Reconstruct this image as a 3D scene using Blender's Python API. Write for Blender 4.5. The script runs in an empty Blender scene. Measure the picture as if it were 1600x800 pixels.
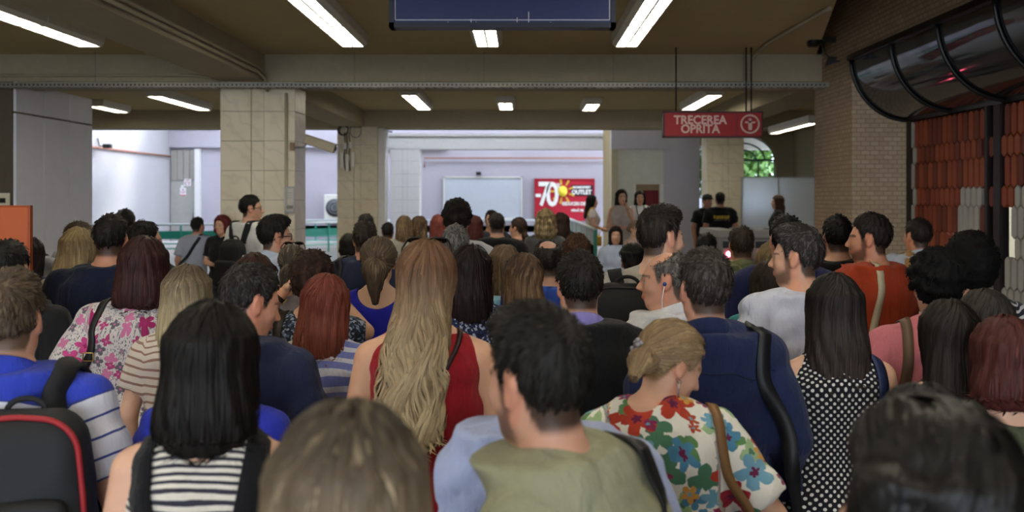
import bpy, bmesh, math, random
import numpy as np
from mathutils import Vector, Matrix

random.seed(7)
rng = np.random.default_rng(11)
SC = bpy.context.scene
COL = SC.collection

# ------------------------------------------------------------------ camera, world, sun, exposure
CAMZ, FPX, PX0, PY0 = 1.82, 1555.6, 815.0, 310.0
cd = bpy.data.cameras.new('camera'); cam = bpy.data.objects.new('camera', cd); COL.objects.link(cam)
cam.location = (0, 0, CAMZ); cam.rotation_euler = (math.pi / 2, 0, 0)
cd.sensor_width = 36; cd.lens = 35.0
cd.shift_x = -(PX0 - 800) / 1600; cd.shift_y = -(400 - PY0) / 1600
cd.clip_start = 0.05; cd.clip_end = 300
cd.dof.use_dof = True; cd.dof.focus_distance = 4.2; cd.dof.aperture_fstop = 3.4
SC.camera = cam
W = bpy.data.worlds.new('world'); SC.world = W; W.use_nodes = True
_bg = W.node_tree.nodes['Background']
_bg.inputs[0].default_value = (0.80, 0.88, 1.0, 1); _bg.inputs[1].default_value = 4.0
SUN = bpy.data.lights.new('sun', 'SUN'); SUN.energy = 1.8; SUN.angle = math.radians(14); SUN.color = (1, .96, .9)
_so = bpy.data.objects.new('sun', SUN); COL.objects.link(_so)
_so.rotation_euler = Vector((-0.80, -0.45, -0.58)).to_track_quat('-Z', 'Y').to_euler()
SC.view_settings.view_transform = 'Standard'; SC.view_settings.look = 'None'
SC.view_settings.gamma = 1.0; SC.view_settings.use_curve_mapping = False
SC.view_settings.exposure = 1.2
SC.cycles.max_bounces = 8
LAMP = 8.5

def at(px, py, d): return Vector(((px - PX0) * d / FPX, d, CAMZ - (py - PY0) * d / FPX))

# ------------------------------------------------------------------ node materials
def srgb(c):
    if isinstance(c, str):
        c = [int(c[i:i + 2], 16) / 255 for i in (0, 2, 4)]
    return tuple(x / 12.92 if x <= .04045 else ((x + .055) / 1.055) ** 2.4 for x in c) + (1,)
MATS = {}
class NT:
    def __init__(s, m): s.t = m.node_tree; s.n = s.t.nodes; s.l = s.t.links
    def new(s, typ, **kw):
        n = s.n.new(typ)
        for k, v in kw.items():
            if k == 'ins':
                for i, val in v.items(): n.inputs[i].default_value = val
            else: setattr(n, k, v)
        return n
    def link(s, a, b): s.l.new(a, b)
    def math(s, op, a, b=None, c=None):
        n = s.n.new('ShaderNodeMath'); n.operation = op
        for i, v in enumerate((a, b, c)):
            if v is None: continue
            if isinstance(v, (int, float)): n.inputs[i].default_value = v
            else: s.l.new(v, n.inputs[i])
        return n.outputs[0]
    def mix(s, f, a, b):
        n = s.n.new('ShaderNodeMix'); n.data_type = 'RGBA'
        for i, v in ((0, f), (6, a), (7, b)):
            if isinstance(v, (int, float)): n.inputs[i].default_value = v
            elif isinstance(v, tuple): n.inputs[i].default_value = v
            else: s.l.new(v, n.inputs[i])
        return n.outputs[2]
def newmat(name, rough=.6, spec=.3, metal=0.0):
    m = bpy.data.materials.new(name); m.use_nodes = True
    t = NT(m); b = t.n['Principled BSDF']
    b.inputs['Roughness'].default_value = rough; b.inputs['Metallic'].default_value = metal
    b.inputs['Specular IOR Level'].default_value = spec
    return m, t, b
def bump(t, b, h, strength=.3, dist=.01):
    n = t.new('ShaderNodeBump'); n.inputs['Strength'].default_value = strength; n.inputs['Distance'].default_value = dist
    t.link(h, n.inputs['Height']); t.link(n.outputs[0], b.inputs['Normal'])
def objco(t): return t.new('ShaderNodeTexCoord').outputs['Object']
def noise(t, co, scale, detail=3, rough=.55):
    n = t.new('ShaderNodeTexNoise', ins={'Scale': scale, 'Detail': detail, 'Roughness': rough})
    if co is not None: t.link(co, n.inputs['Vector'])
    return n.outputs['Fac']
def vscale(t, co, v):
    n = t.new('ShaderNodeMapping'); n.inputs['Scale'].default_value = v; t.link(co, n.inputs['Vector']); return n.outputs[0]
def plain(name, col, rough=.55, var=.12, nscale=6, bmp=.15, bscale=60, metal=0, spec=.35):
    if name in MATS: return MATS[name]
    m, t, b = newmat(name, rough, spec, metal); c = srgb(col); co = objco(t)
    f = noise(t, co, nscale)
    lo = tuple(x * (1 - var) for x in c[:3]) + (1,); hi = tuple(min(1, x * (1 + var)) for x in c[:3]) + (1,)
    t.link(t.mix(f, lo, hi), b.inputs['Base Color'])
    if bmp: bump(t, b, noise(t, co, bscale), bmp, .004)
    MATS[name] = m; return m
def emit(name, col, strength, scale=None):
    if name in MATS: return MATS[name]
    m, t, b = newmat(name, .4)
    c = srgb(col); b.inputs['Base Color'].default_value = c
    b.inputs['Emission Color'].default_value = c; b.inputs['Emission Strength'].default_value = strength
    if scale:
        co = objco(t); v = t.new('ShaderNodeTexVoronoi', ins={'Scale': scale}); t.link(co, v.inputs['Vector'])
        f = t.math('MULTIPLY_ADD', v.outputs['Distance'], .9, .55)
        t.link(t.math('MULTIPLY', f, strength), b.inputs['Emission Strength'])
    MATS[name] = m; return m

# ------------------------------------------------------------------ mesh helpers
def link(name, me, mat=None, parent=None, smooth=False):
    o = bpy.data.objects.new(name, me); COL.objects.link(o)
    if mat is not None and not me.materials: me.materials.append(mat)
    if parent is not None: o.parent = parent
    return o
def mesh_np(name, V, Q, smooth=True):
    me = bpy.data.meshes.new(name); V = np.asarray(V, np.float32); Q = np.asarray(Q, np.int32)
    me.vertices.add(len(V)); me.vertices.foreach_set('co', V.ravel())
    n = Q.shape[1]
    me.loops.add(Q.size); me.loops.foreach_set('vertex_index', Q.ravel())
    me.polygons.add(len(Q)); me.polygons.foreach_set('loop_start', np.arange(0, Q.size, n, dtype=np.int32))
    if smooth: me.polygons.foreach_set('use_smooth', np.ones(len(Q), bool))
    me.update(calc_edges=True); me.validate()
    return me
def set_col(me, C, name='Col'):
    a = me.color_attributes.new(name, 'FLOAT_COLOR', 'POINT')
    C = np.asarray(C, np.float32)
    if C.shape[1] == 3: C = np.hstack([C, np.ones((len(C), 1), np.float32)])
    a.data.foreach_set('color', C.ravel())
def tag(o, label, cat, group=None):
    o['label'] = label; o['category'] = cat
    if group: o['group'] = group
    return o
def empty(name, loc=(0, 0, 0), rz=0, parent=None):
    o = bpy.data.objects.new(name, None); COL.objects.link(o); o.location = loc; o.rotation_euler = (0, 0, rz)
    o.empty_display_size = .1
    if parent is not None: o.parent = parent
    return o
class MB:
    """collects boxes, tubes and prisms into one mesh"""
    def __init__(s): s.bm = bmesh.new()
    def box(s, lo, hi, bev=0):
        r = bmesh.ops.create_cube(s.bm, size=1)
        vs = r['verts']
        for v in vs: v.co = Vector([(lo[i] + hi[i]) / 2 + v.co[i] * (hi[i] - lo[i]) for i in range(3)])
        if bev:
            es = list({e for v in vs for e in v.link_edges})
            bmesh.ops.bevel(s.bm, geom=es, offset=bev, segments=2, affect='EDGES', profile=.5)
        return s
    def tube(s, pts, r, n=8, cap=True):
        pts = [Vector(p) for p in pts]; rings = []
        rr = r if isinstance(r, (list, tuple)) else [r] * len(pts)
        up = None
        for i, p in enumerate(pts):
            a = pts[max(i - 1, 0)]; b = pts[min(i + 1, len(pts) - 1)]; d = (b - a).normalized()
            if up is None: up = d.orthogonal().normalized()
            up = (up - d * up.dot(d)); up = up.normalized() if up.length > 1e-6 else d.orthogonal().normalized()
            q = d.cross(up)
            rings.append([s.bm.verts.new(p + (up * math.cos(2 * math.pi * k / n) + q * math.sin(2 * math.pi * k / n)) * rr[i]) for k in range(n)])
        for a, b in zip(rings, rings[1:]):
            for k in range(n):
                f = s.bm.faces.new((a[k], a[(k + 1) % n], b[(k + 1) % n], b[k])); f.smooth = True
        if cap: s.bm.faces.new(rings[0][::-1]); s.bm.faces.new(rings[-1])
        return s
    def prism(s, poly, axis, lo, hi):
        """poly: 2D points; axis: 0/1/2 the extrusion axis"""
        def mk(t):
            out = []
            for (a, b) in poly:
                c = [0, 0, 0]; o = [i for i in range(3) if i != axis]; c[o[0]] = a; c[o[1]] = b; c[axis] = t; out.append(s.bm.verts.new(c))
            return out
        A = mk(lo); B = mk(hi); n = len(poly)
        s.bm.faces.new(A[::-1]); s.bm.faces.new(B)
        for i in range(n): s.bm.faces.new((A[i], A[(i + 1) % n], B[(i + 1) % n], B[i]))
        return s
    def lathe(s, prof, n=24, c=(0, 0, 0)):
        rings = [[s.bm.verts.new((c[0] + r * math.cos(2 * math.pi * k / n), c[1] + r * math.sin(2 * math.pi * k / n), c[2] + z)) for k in range(n)] for r, z in prof]
        for a, b in zip(rings, rings[1:]):
            for k in range(n):
                f = s.bm.faces.new((a[k], a[(k + 1) % n], b[(k + 1) % n], b[k])); f.smooth = True
        s.bm.faces.new(rings[0][::-1]); s.bm.faces.new(rings[-1]); return s
    def xf(s, M):
        bmesh.ops.transform(s.bm, matrix=M, verts=s.bm.verts); return s
    def mesh(s, name):
        bmesh.ops.recalc_face_normals(s.bm, faces=s.bm.faces)
        me = bpy.data.meshes.new(name); s.bm.to_mesh(me); s.bm.free(); return me
    def build(s, name, mat, parent=None): return link(name, s.mesh(name), mat, parent)
def struct(name, mb, mat):
    o = mb.build(name, mat); o['kind'] = 'structure'; return o
def text_mesh(txt, size, mat, parent=None, name='lettering', M=None, extrude=.004, offset=0.0, align='CENTER', sx=1.0):
    cu = bpy.data.curves.new('t', 'FONT'); cu.body = txt; cu.size = size; cu.align_x = align; cu.align_y = 'CENTER'
    cu.extrude = extrude; cu.offset = offset; cu.resolution_u = 3
    o = bpy.data.objects.new('t', cu); COL.objects.link(o)
    dg = bpy.context.evaluated_depsgraph_get(); me = bpy.data.meshes.new_from_object(o.evaluated_get(dg))
    bpy.data.objects.remove(o); me.name = name
    me.transform(Matrix.Diagonal((sx, 1, 1, 1)))
    if M is not None: me.transform(M)
    me.materials.clear()
    return link(name, me, mat, parent)
# text frames: facing the camera (towards -Y): x right, y up -> z
FACE = Matrix(((1, 0, 0, 0), (0, 0, -1, 0), (0, 1, 0, 0), (0, 0, 0, 1)))

# ------------------------------------------------------------------ signed-distance modelling
def lines(*seg):
    """seg: (start, step, start, step, ..., end)"""
    out = []
    for i in range(0, len(seg) - 1, 2):
        a, h, b = seg[i], seg[i + 1], seg[i + 2]
        if b <= a + 1e-6: continue
        n = max(1, int(round((b - a) / h))); out.append(np.linspace(a, b, n, endpoint=False))
    out.append(np.array([seg[-1]])); return np.concatenate(out).astype(np.float32)
def surfnet(F, xs, ys, zs, smooth=1):
    F = F.copy()
    for ax in range(3):
        sl = [slice(None)] * 3
        for e in (0, -1): sl[ax] = e; F[tuple(sl)] = np.maximum(F[tuple(sl)], .01)
    nx, ny, nz = F.shape; S = F < 0
    ids, pos, quads = [], [], []
    def cid(i, j, k): return (i * (ny - 1) + j) * (nz - 1) + k
    ax = (xs, ys, zs)
    for a in range(3):
        s0 = [slice(None)] * 3; s1 = [slice(None)] * 3; s0[a] = slice(0, -1); s1[a] = slice(1, None)
        I = np.nonzero(S[tuple(s0)] != S[tuple(s1)])
        if len(I[0]) == 0: continue
        J = list(I); J[a] = I[a] + 1
        f0 = F[I]; f1 = F[tuple(J)]; t = f0 / (f0 - f1)
        P = np.stack([ax[q][I[q]] for q in range(3)], 1)
        P[:, a] += t * (ax[a][I[a] + 1] - ax[a][I[a]])
        b, c = (a + 1) % 3, (a + 2) % 3
        cells = []
        for (db, dc) in ((1, 1), (0, 1), (0, 0), (1, 0)):
            K = list(I); K[b] = I[b] - db; K[c] = I[c] - dc; cells.append(cid(*K))
        Qd = np.stack(cells, 1); rev = f0 > 0; Qd[rev] = Qd[rev][:, ::-1]
        quads.append(Qd)
        for cc in cells: ids.append(cc); pos.append(P)
    ids = np.concatenate(ids); pos = np.concatenate(pos); quads = np.concatenate(quads)
    u, inv = np.unique(ids, return_inverse=True); n = len(u)
    cnt = np.bincount(inv, minlength=n)
    V = np.stack([np.bincount(inv, weights=pos[:, q], minlength=n) / cnt for q in range(3)], 1)
    Q = np.searchsorted(u, quads)
    for _ in range(smooth):
        A = np.concatenate([Q[:, 0], Q[:, 1], Q[:, 2], Q[:, 3]]); B = np.concatenate([Q[:, 1], Q[:, 2], Q[:, 3], Q[:, 0]])
        c2 = np.bincount(A, minlength=n) + np.bincount(B, minlength=n)
        M = np.stack([np.bincount(A, weights=V[B, q], minlength=n) + np.bincount(B, weights=V[A, q], minlength=n) for q in range(3)], 1) / c2[:, None]
        V = V * .5 + M * .5
    return V, Q
def smin(a, b, k):
    h = np.maximum(k - np.abs(a - b), 0) / k
    return np.minimum(a, b) - h * h * (k * .25)
def smax(a, b, k): return -smin(-a, -b, k)
class Field:
    def __init__(s, xs, ys, zs):
        s.ax = (xs, ys, zs); s.F = np.full((len(xs), len(ys), len(zs)), .25, np.float32)
    def sub(s, lo, hi):
        sl = []
        for a in range(3):
            i0 = max(0, np.searchsorted(s.ax[a], lo[a]) - 1); i1 = min(len(s.ax[a]), np.searchsorted(s.ax[a], hi[a]) + 1)
            sl.append(slice(int(i0), int(max(i1, i0 + 1))))
        g = [s.ax[a][sl[a]] for a in range(3)]
        return tuple(sl), (g[0][:, None, None], g[1][None, :, None], g[2][None, None, :])
    def put(s, fn, lo, hi, k=.02):
        m = k + .03
        sl, G = s.sub([v - m for v in lo], [v + m for v in hi])
        d = fn(*G); s.F[sl] = smin(s.F[sl], d, k)
    def rc(s, a, b, ra, rb, k=.02, clip=None):
        a = np.asarray(a, float); b = np.asarray(b, float); r = max(ra, rb)
        s.put(lambda X, Y, Z: rc(X, Y, Z, a, b, ra, rb, clip), np.minimum(a, b) - r, np.maximum(a, b) + r, k)
    def el(s, c, r, k=.02):
        c = np.asarray(c, float); r = np.asarray(r, float)
        s.put(lambda X, Y, Z: el(X, Y, Z, c, r), c - r, c + r, k)
    def mesh(s, smooth=1): return surfnet(s.F, *s.ax, smooth=smooth)
    def sample(s, P):
        idx, fr = [], []
        for a in range(3):
            A = s.ax[a]; i = np.clip(np.searchsorted(A, P[:, a]) - 1, 0, len(A) - 2)
            idx.append(i); fr.append(np.clip((P[:, a] - A[i]) / (A[i + 1] - A[i]), 0, 1))
        out = 0
        for dx in (0, 1):
            for dy in (0, 1):
                for dz in (0, 1):
                    w = (fr[0] if dx else 1 - fr[0]) * (fr[1] if dy else 1 - fr[1]) * (fr[2] if dz else 1 - fr[2])
                    out = out + w * s.F[idx[0] + dx, idx[1] + dy, idx[2] + dz]
        return out
    def grad(s, P, h=.012):
        g = np.stack([s.sample(P + h * e) - s.sample(P - h * e) for e in np.eye(3)], 1)
        return g / (np.linalg.norm(g, axis=1, keepdims=True) + 1e-9)
    def project(s, P, off, pull=True, it=6):
        P = np.array(P, float)
        for _ in range(it):
            f = s.sample(P) - off
            if not pull: f = np.minimum(f, 0)
            P = P - s.grad(P) * np.clip(f, -.04, .04)[:, None]
        return P
def rc(X, Y, Z, a, b, ra, rb, clip=None):
    d = b - a; L2 = float(d @ d) + 1e-12
    t = ((X - a[0]) * d[0] + (Y - a[1]) * d[1] + (Z - a[2]) * d[2]) / L2
    if clip is not None: over = (t - clip) * math.sqrt(L2)
    t = np.clip(t, 0, 1)
    D = np.sqrt((X - a[0] - t * d[0]) ** 2 + (Y - a[1] - t * d[1]) ** 2 + (Z - a[2] - t * d[2]) ** 2) - (ra + (rb - ra) * t)
    if clip is not None: D = np.maximum(D, over)
    return D
def el(X, Y, Z, c, r):
    x, y, z = (X - c[0]) / r[0], (Y - c[1]) / r[1], (Z - c[2]) / r[2]
    k0 = np.sqrt(x * x + y * y + z * z); k1 = np.sqrt((x / r[0]) ** 2 + (y / r[1]) ** 2 + (z / r[2]) ** 2) + 1e-6
    return k0 * (k0 - 1) / k1
def sbox(X, Y, Z, c, h, r):
    qx, qy, qz = np.abs(X - c[0]) - h[0] + r, np.abs(Y - c[1]) - h[1] + r, np.abs(Z - c[2]) - h[2] + r
    o = np.sqrt(np.maximum(qx, 0) ** 2 + np.maximum(qy, 0) ** 2 + np.maximum(qz, 0) ** 2)
    return o + np.minimum(np.maximum(np.maximum(qx, qy), qz), 0) - r
# ------------------------------------------------------------------ people
def mat_attr(name, rough, spec, sub=0, streak=0):
    if name in MATS: return MATS[name]
    m, t, b = newmat(name, rough, spec)
    a = t.new('ShaderNodeVertexColor'); a.layer_name = 'Col'
    co = objco(t)
    f = noise(t, co, 45 if not streak else 30, 3)
    f2 = t.math('MULTIPLY_ADD', f, .35 if streak else .16, .82 if streak else .92)
    mx = t.new('ShaderNodeVectorMath'); mx.operation = 'SCALE'
    t.link(a.outputs['Color'], mx.inputs[0]); t.link(f2, mx.inputs['Scale'])
    t.link(mx.outputs[0], b.inputs['Base Color'])
    if sub:
        b.inputs['Subsurface Weight'].default_value = sub; b.inputs['Subsurface Radius'].default_value = (.012, .005, .003); b.inputs['Subsurface Scale'].default_value = 1.0
    if streak:
        w = vscale(t, co, (260, 260, 14)); bump(t, b, noise(t, w, 1.0, 2), .35, .003)
    else: bump(t, b, noise(t, co, 220, 2), .08, .002)
    MATS[name] = m; return m
SKIN = mat_attr('skin', .48, .35, 0)
HAIR = mat_attr('hair_strands', .55, .18, 0, 1)
HAIRG = mat_attr('hair_glossy', .46, .28, 0, 1)
HAIRC = mat_attr('hair_curls', .75, .12, 0, 1)

def cloth(name, col=None, pat=None, rough=.85):
    """fabric; pat: pattern tuple evaluated on the garment's own (u, z) coordinates"""
    if name in MATS: return MATS[name]
    m, t, b = newmat(name, rough, .2)
    b.inputs['Sheen Weight'].default_value = .08
    at_ = t.new('ShaderNodeAttribute'); at_.attribute_name = 'pu'; uv = at_.outputs['Vector']
    sp = t.new('ShaderNodeSeparateXYZ'); t.link(uv, sp.inputs[0]); u, v = sp.outputs[0], sp.outputs[1]
    co = objco(t)
    big = noise(t, co, 9, 3)
    if pat is None:
        c = srgb(col)
        out = t.mix(big, tuple(x * .88 for x in c[:3]) + (1,), tuple(min(1, x * 1.12) for x in c[:3]) + (1,))
    elif pat[0] == 'stripes':          # ('stripes', base, stripe, period, fraction, wobble)
        _, c0, c1, per, fr = pat[:5]
        w = t.math('MULTIPLY_ADD', big, .012, v)
        f = t.math('FRACT', t.math('MULTIPLY', w, 1 / per)); s_ = t.math('LESS_THAN', f, fr)
        out = t.mix(s_, srgb(c0), srgb(c1))
        if len(pat) > 5:               # stripes only below / above a height
            zc, cc = pat[5:7]
            out = t.mix(t.math('GREATER_THAN', v, zc), out, srgb(cc))
    elif pat[0] == 'dots':             # ('dots', base, dot, pitch, radius)
        _, c0, c1, p, r = pat
        uu = t.math('MULTIPLY', u, 1 / p); vv = t.math('MULTIPLY', v, 1 / p)
        def grid(du, dv):
            fu = t.math('SUBTRACT', t.math('FRACT', t.math('ADD', uu, du)), .5); fv = t.math('SUBTRACT', t.math('FRACT', t.math('ADD', vv, dv)), .5)
            return t.math('SQRT', t.math('ADD', t.math('MULTIPLY', fu, fu), t.math('MULTIPLY', fv, fv)))
        d = t.math('MINIMUM', grid(0, 0), grid(.5, .5))
        out = t.mix(t.math('LESS_THAN', d, r / p), srgb(c0), srgb(c1))
    elif pat[0] == 'flowers':          # ('flowers', base, [(scale, radius, petals, colours, seed, keep)], speck or None)
        out = srgb(pat[1])
        wn_ = t.new('ShaderNodeTexNoise', ins={'Scale': 38., 'Detail': 2.}); t.link(uv, wn_.inputs['Vector'])
        ws = t.new('ShaderNodeVectorMath'); ws.operation = 'MULTIPLY_ADD'; t.link(wn_.outputs['Color'], ws.inputs[0]); wa = pat[4] if len(pat) > 4 else .012; ws.inputs[1].default_value = (wa, wa, 0); t.link(uv, ws.inputs[2]); warp = ws.outputs[0]
        if pat[3]:
            n = noise(t, vscale(t, uv, (1, .45, 1)), pat[3][1], 2); f = t.math('GREATER_THAN', n, pat[3][2]); out = t.mix(f, out, srgb(pat[3][0]))
        for (sc, rad, pet, cols, seed, keep) in pat[2]:
            mp = t.new('ShaderNodeMapping'); mp.inputs['Location'].default_value = (seed, seed * 1.7, 0); mp.inputs['Scale'].default_value = (sc, sc, 1); t.link(warp, mp.inputs[0])
            wn = t.new('ShaderNodeTexVoronoi'); wn.voronoi_dimensions = '2D'; wn.inputs['Scale'].default_value = 1; wn.inputs['Randomness'].default_value = .8
            t.link(mp.outputs[0], wn.inputs['Vector'])
            df = t.new('ShaderNodeVectorMath'); df.operation = 'SUBTRACT'; t.link(mp.outputs[0], df.inputs[0]); t.link(wn.outputs['Position'], df.inputs[1])
            s2 = t.new('ShaderNodeSeparateXYZ'); t.link(df.outputs[0], s2.inputs[0])
            ang = t.math('ARCTAN2', s2.outputs[1], s2.outputs[0])
            cc = t.new('ShaderNodeSeparateColor'); t.link(wn.outputs['Color'], cc.inputs[0])
            pe = t.math('ABSOLUTE', t.math('COSINE', t.math('MULTIPLY_ADD', ang, pet / 2, t.math('MULTIPLY', cc.outputs[1], 6))))
            lim = t.math('MULTIPLY', t.math('MULTIPLY_ADD', pe, .55, .45), t.math('MULTIPLY_ADD', cc.outputs[2], rad * .6, rad * .6))
            ins = t.math('MULTIPLY', t.math('LESS_THAN', wn.outputs['Distance'], lim), t.math('LESS_THAN', cc.outputs[0], keep))
            rp = t.new('ShaderNodeValToRGB'); rp.color_ramp.interpolation = 'CONSTANT'
            e = rp.color_ramp.elements
            for i, c in enumerate(cols):
                q = e[i] if i < 2 else e.new(i / len(cols))
                q.position = i / len(cols); q.color = srgb(c)
            t.link(cc.outputs[2], rp.inputs[0])
            shade = t.math('DIVIDE', wn.outputs['Distance'], lim)
            pc = t.mix(t.math('LESS_THAN', shade, .28), rp.outputs[0], srgb(cols[-1] if len(cols) > 1 else '3a2030'))
            out = t.mix(ins, out, pc)
    elif pat[0] == 'mottle':           # ('mottle', [colours], scale)
        vo = t.new('ShaderNodeTexVoronoi', ins={'Scale': pat[2]}); t.link(vscale(t, uv, (1, 1, 1)), vo.inputs['Vector'])
        cc = t.new('ShaderNodeSeparateColor'); t.link(vo.outputs['Color'], cc.inputs[0])
        rp = t.new('ShaderNodeValToRGB'); rp.color_ramp.interpolation = 'CONSTANT'; e = rp.color_ramp.elements
        for i, c in enumerate(pat[1]):
            q = e[i] if i < 2 else e.new(.5); q.position = i / len(pat[1]); q.color = srgb(c)
        t.link(cc.outputs[0], rp.inputs[0]); out = rp.outputs[0]
    if isinstance(out, tuple): b.inputs['Base Color'].default_value = out
    else: t.link(out, b.inputs['Base Color'])
    h = t.math('ADD', noise(t, vscale(t, co, (26, 26, 9)), 1.0, 3), t.math('MULTIPLY', noise(t, co, 420, 1), .12))
    bump(t, b, h, .7, .022)
    MATS[name] = m; return m

TORSO = {
 'm': np.array([[.80, .135, .100, 0], [.88, .165, .118, -.012], [.96, .172, .122, -.014], [1.06, .160, .108, 0], [1.14, .157, .104, .004],
                [1.25, .170, .113, .004], [1.34, .182, .120, -.004], [1.40, .176, .112, -.012], [1.44, .145, .092, -.02], [1.475, .095, .072, -.022], [1.51, .064, .062, -.02]]),
 'f': np.array([[.80, .140, .105, -.004], [.88, .176, .126, -.016], [.95, .180, .126, -.018], [1.04, .152, .104, -.004], [1.12, .134, .094, .004],
                [1.22, .144, .104, .006], [1.32, .158, .110, .0], [1.39, .156, .100, -.012], [1.435, .125, .080, -.02], [1.47, .082, .062, -.022], [1.51, .054, .053, -.02]])}
def head_d(X, Y, Z, f):
    """head in its own frame, origin at its centre, +Y the face"""
    E = lambda c, r: el(X, Y, Z, c, r)
    d = E((0, -.016, .024), (.074, .096, .086))
    d = smin(d, E((0, .026, -.036), (.056 if f else .059, .066, .084)), .035)
    d = smin(d, rc(X, Y, Z, np.array((0, .052, -.100)), np.array((0, .048, -.104)), .020, .020), .03)
    AX = np.abs(X)
    R = lambda a, b, ra, rb: rc(AX, Y, Z, np.array(a), np.array(b), ra, rb)
    d = smin(d, R((.046, .0, -.068), (.012, .052, -.104), .018, .016), .03)
    d = smin(d, R((.010, .080, .014), (.038, .070, .012), .012, .009), .014)
    d = smin(d, R((.036, .062, -.030), (.040, .058, -.034), .019, .018), .02)
    d = smax(d, -np.sqrt((AX - .031) ** 2 + (Y - .103) ** 2 + (Z + .004) ** 2) + .019, .012)
    d = smin(d, np.sqrt((AX - .031) ** 2 + (Y - .071) ** 2 + (Z + .005) ** 2) - .0125, .004)
    d = smin(d, R((0, .086, .002), (0, .108, -.036), .008, .0115), .012)
    d = smin(d, np.sqrt((AX - .0125) ** 2 + (Y - .097) ** 2 + (Z + .041) ** 2) - .0085, .006)
    d = smin(d, el(X, Y, Z, (0, .086, -.067), (.023, .0105, .0058)), .006)
    d = smin(d, el(X, Y, Z, (0, .085, -.077), (.019, .0110, .0068)), .006)
    ear = el(AX, Y + (Z + .01) * .25, Z, (.077, -.012, -.010), (.011, .019, .033))
    ear = smax(ear, -el(AX, Y, Z, (.090, -.008, -.010), (.008, .011, .022)), .006)
    return smin(d, ear, .008)
ZL_SHORT = ([-.13, -.055, -.040, -.026, .008, .015, .028, .040, .060, .13], [-.085, -.085, -.060, .024, .026, -.015, -.015, .034, .062, .078])
ZL_UP = ([-.13, -.050, -.034, -.024, .010, .018, .030, .040, .060, .13], [-.085, -.075, -.04, .012, .016, -.010, .0, .034, .062, .074])
ZL_FULL = ([-.13, .010, .030, .046, .062, .13], [-.4, -.4, -.05, .03, .058, .074])
_hand = {}
def hand_mesh():
    """relaxed right hand, wrist at the origin, fingers along -Z, thumb to +Y, palm towards -X"""
    if _hand: return _hand['V'], _hand['Q']
    h = .0045
    F = Field(lines(-.06, h, .03), lines(-.06, h, .08), lines(-.20, h, .03))
    F.rc((0, 0, .025), (0, 0, -.02), .024, .026, .01)
    F.put(lambda X, Y, Z: sbox(X, Y, Z, (-.002, -.002, -.055), (.014, .040, .042), .013), (-.02, -.05, -.1), (.02, .05, 0), .02)
    for y, L, r in ((.030, .070, .0088), (.010, .080, .0092), (-.011, .074, .0088), (-.030, .058, .0078)):
        a = np.array((-.002, y, -.088)); b = a + np.array((-.006, y * .06, -L * .42)); c = b + np.array((-.018, 0, -L * .30)); e = c + np.array((-.020, 0, -L * .16))
        F.rc(a, b, r * 1.05, r, .004); F.rc(b, c, r, r * .93, .003); F.rc(c, e, r * .93, r * .8, .003)
    F.rc((-.008, .028, -.030), (-.020, .052, -.062), .015, .0115, .012); F.rc((-.020, .052, -.062), (-.030, .058, -.092), .0112, .0085, .003)
    _hand['V'], _hand['Q'] = F.mesh(1); return _hand['V'], _hand['Q']

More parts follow.
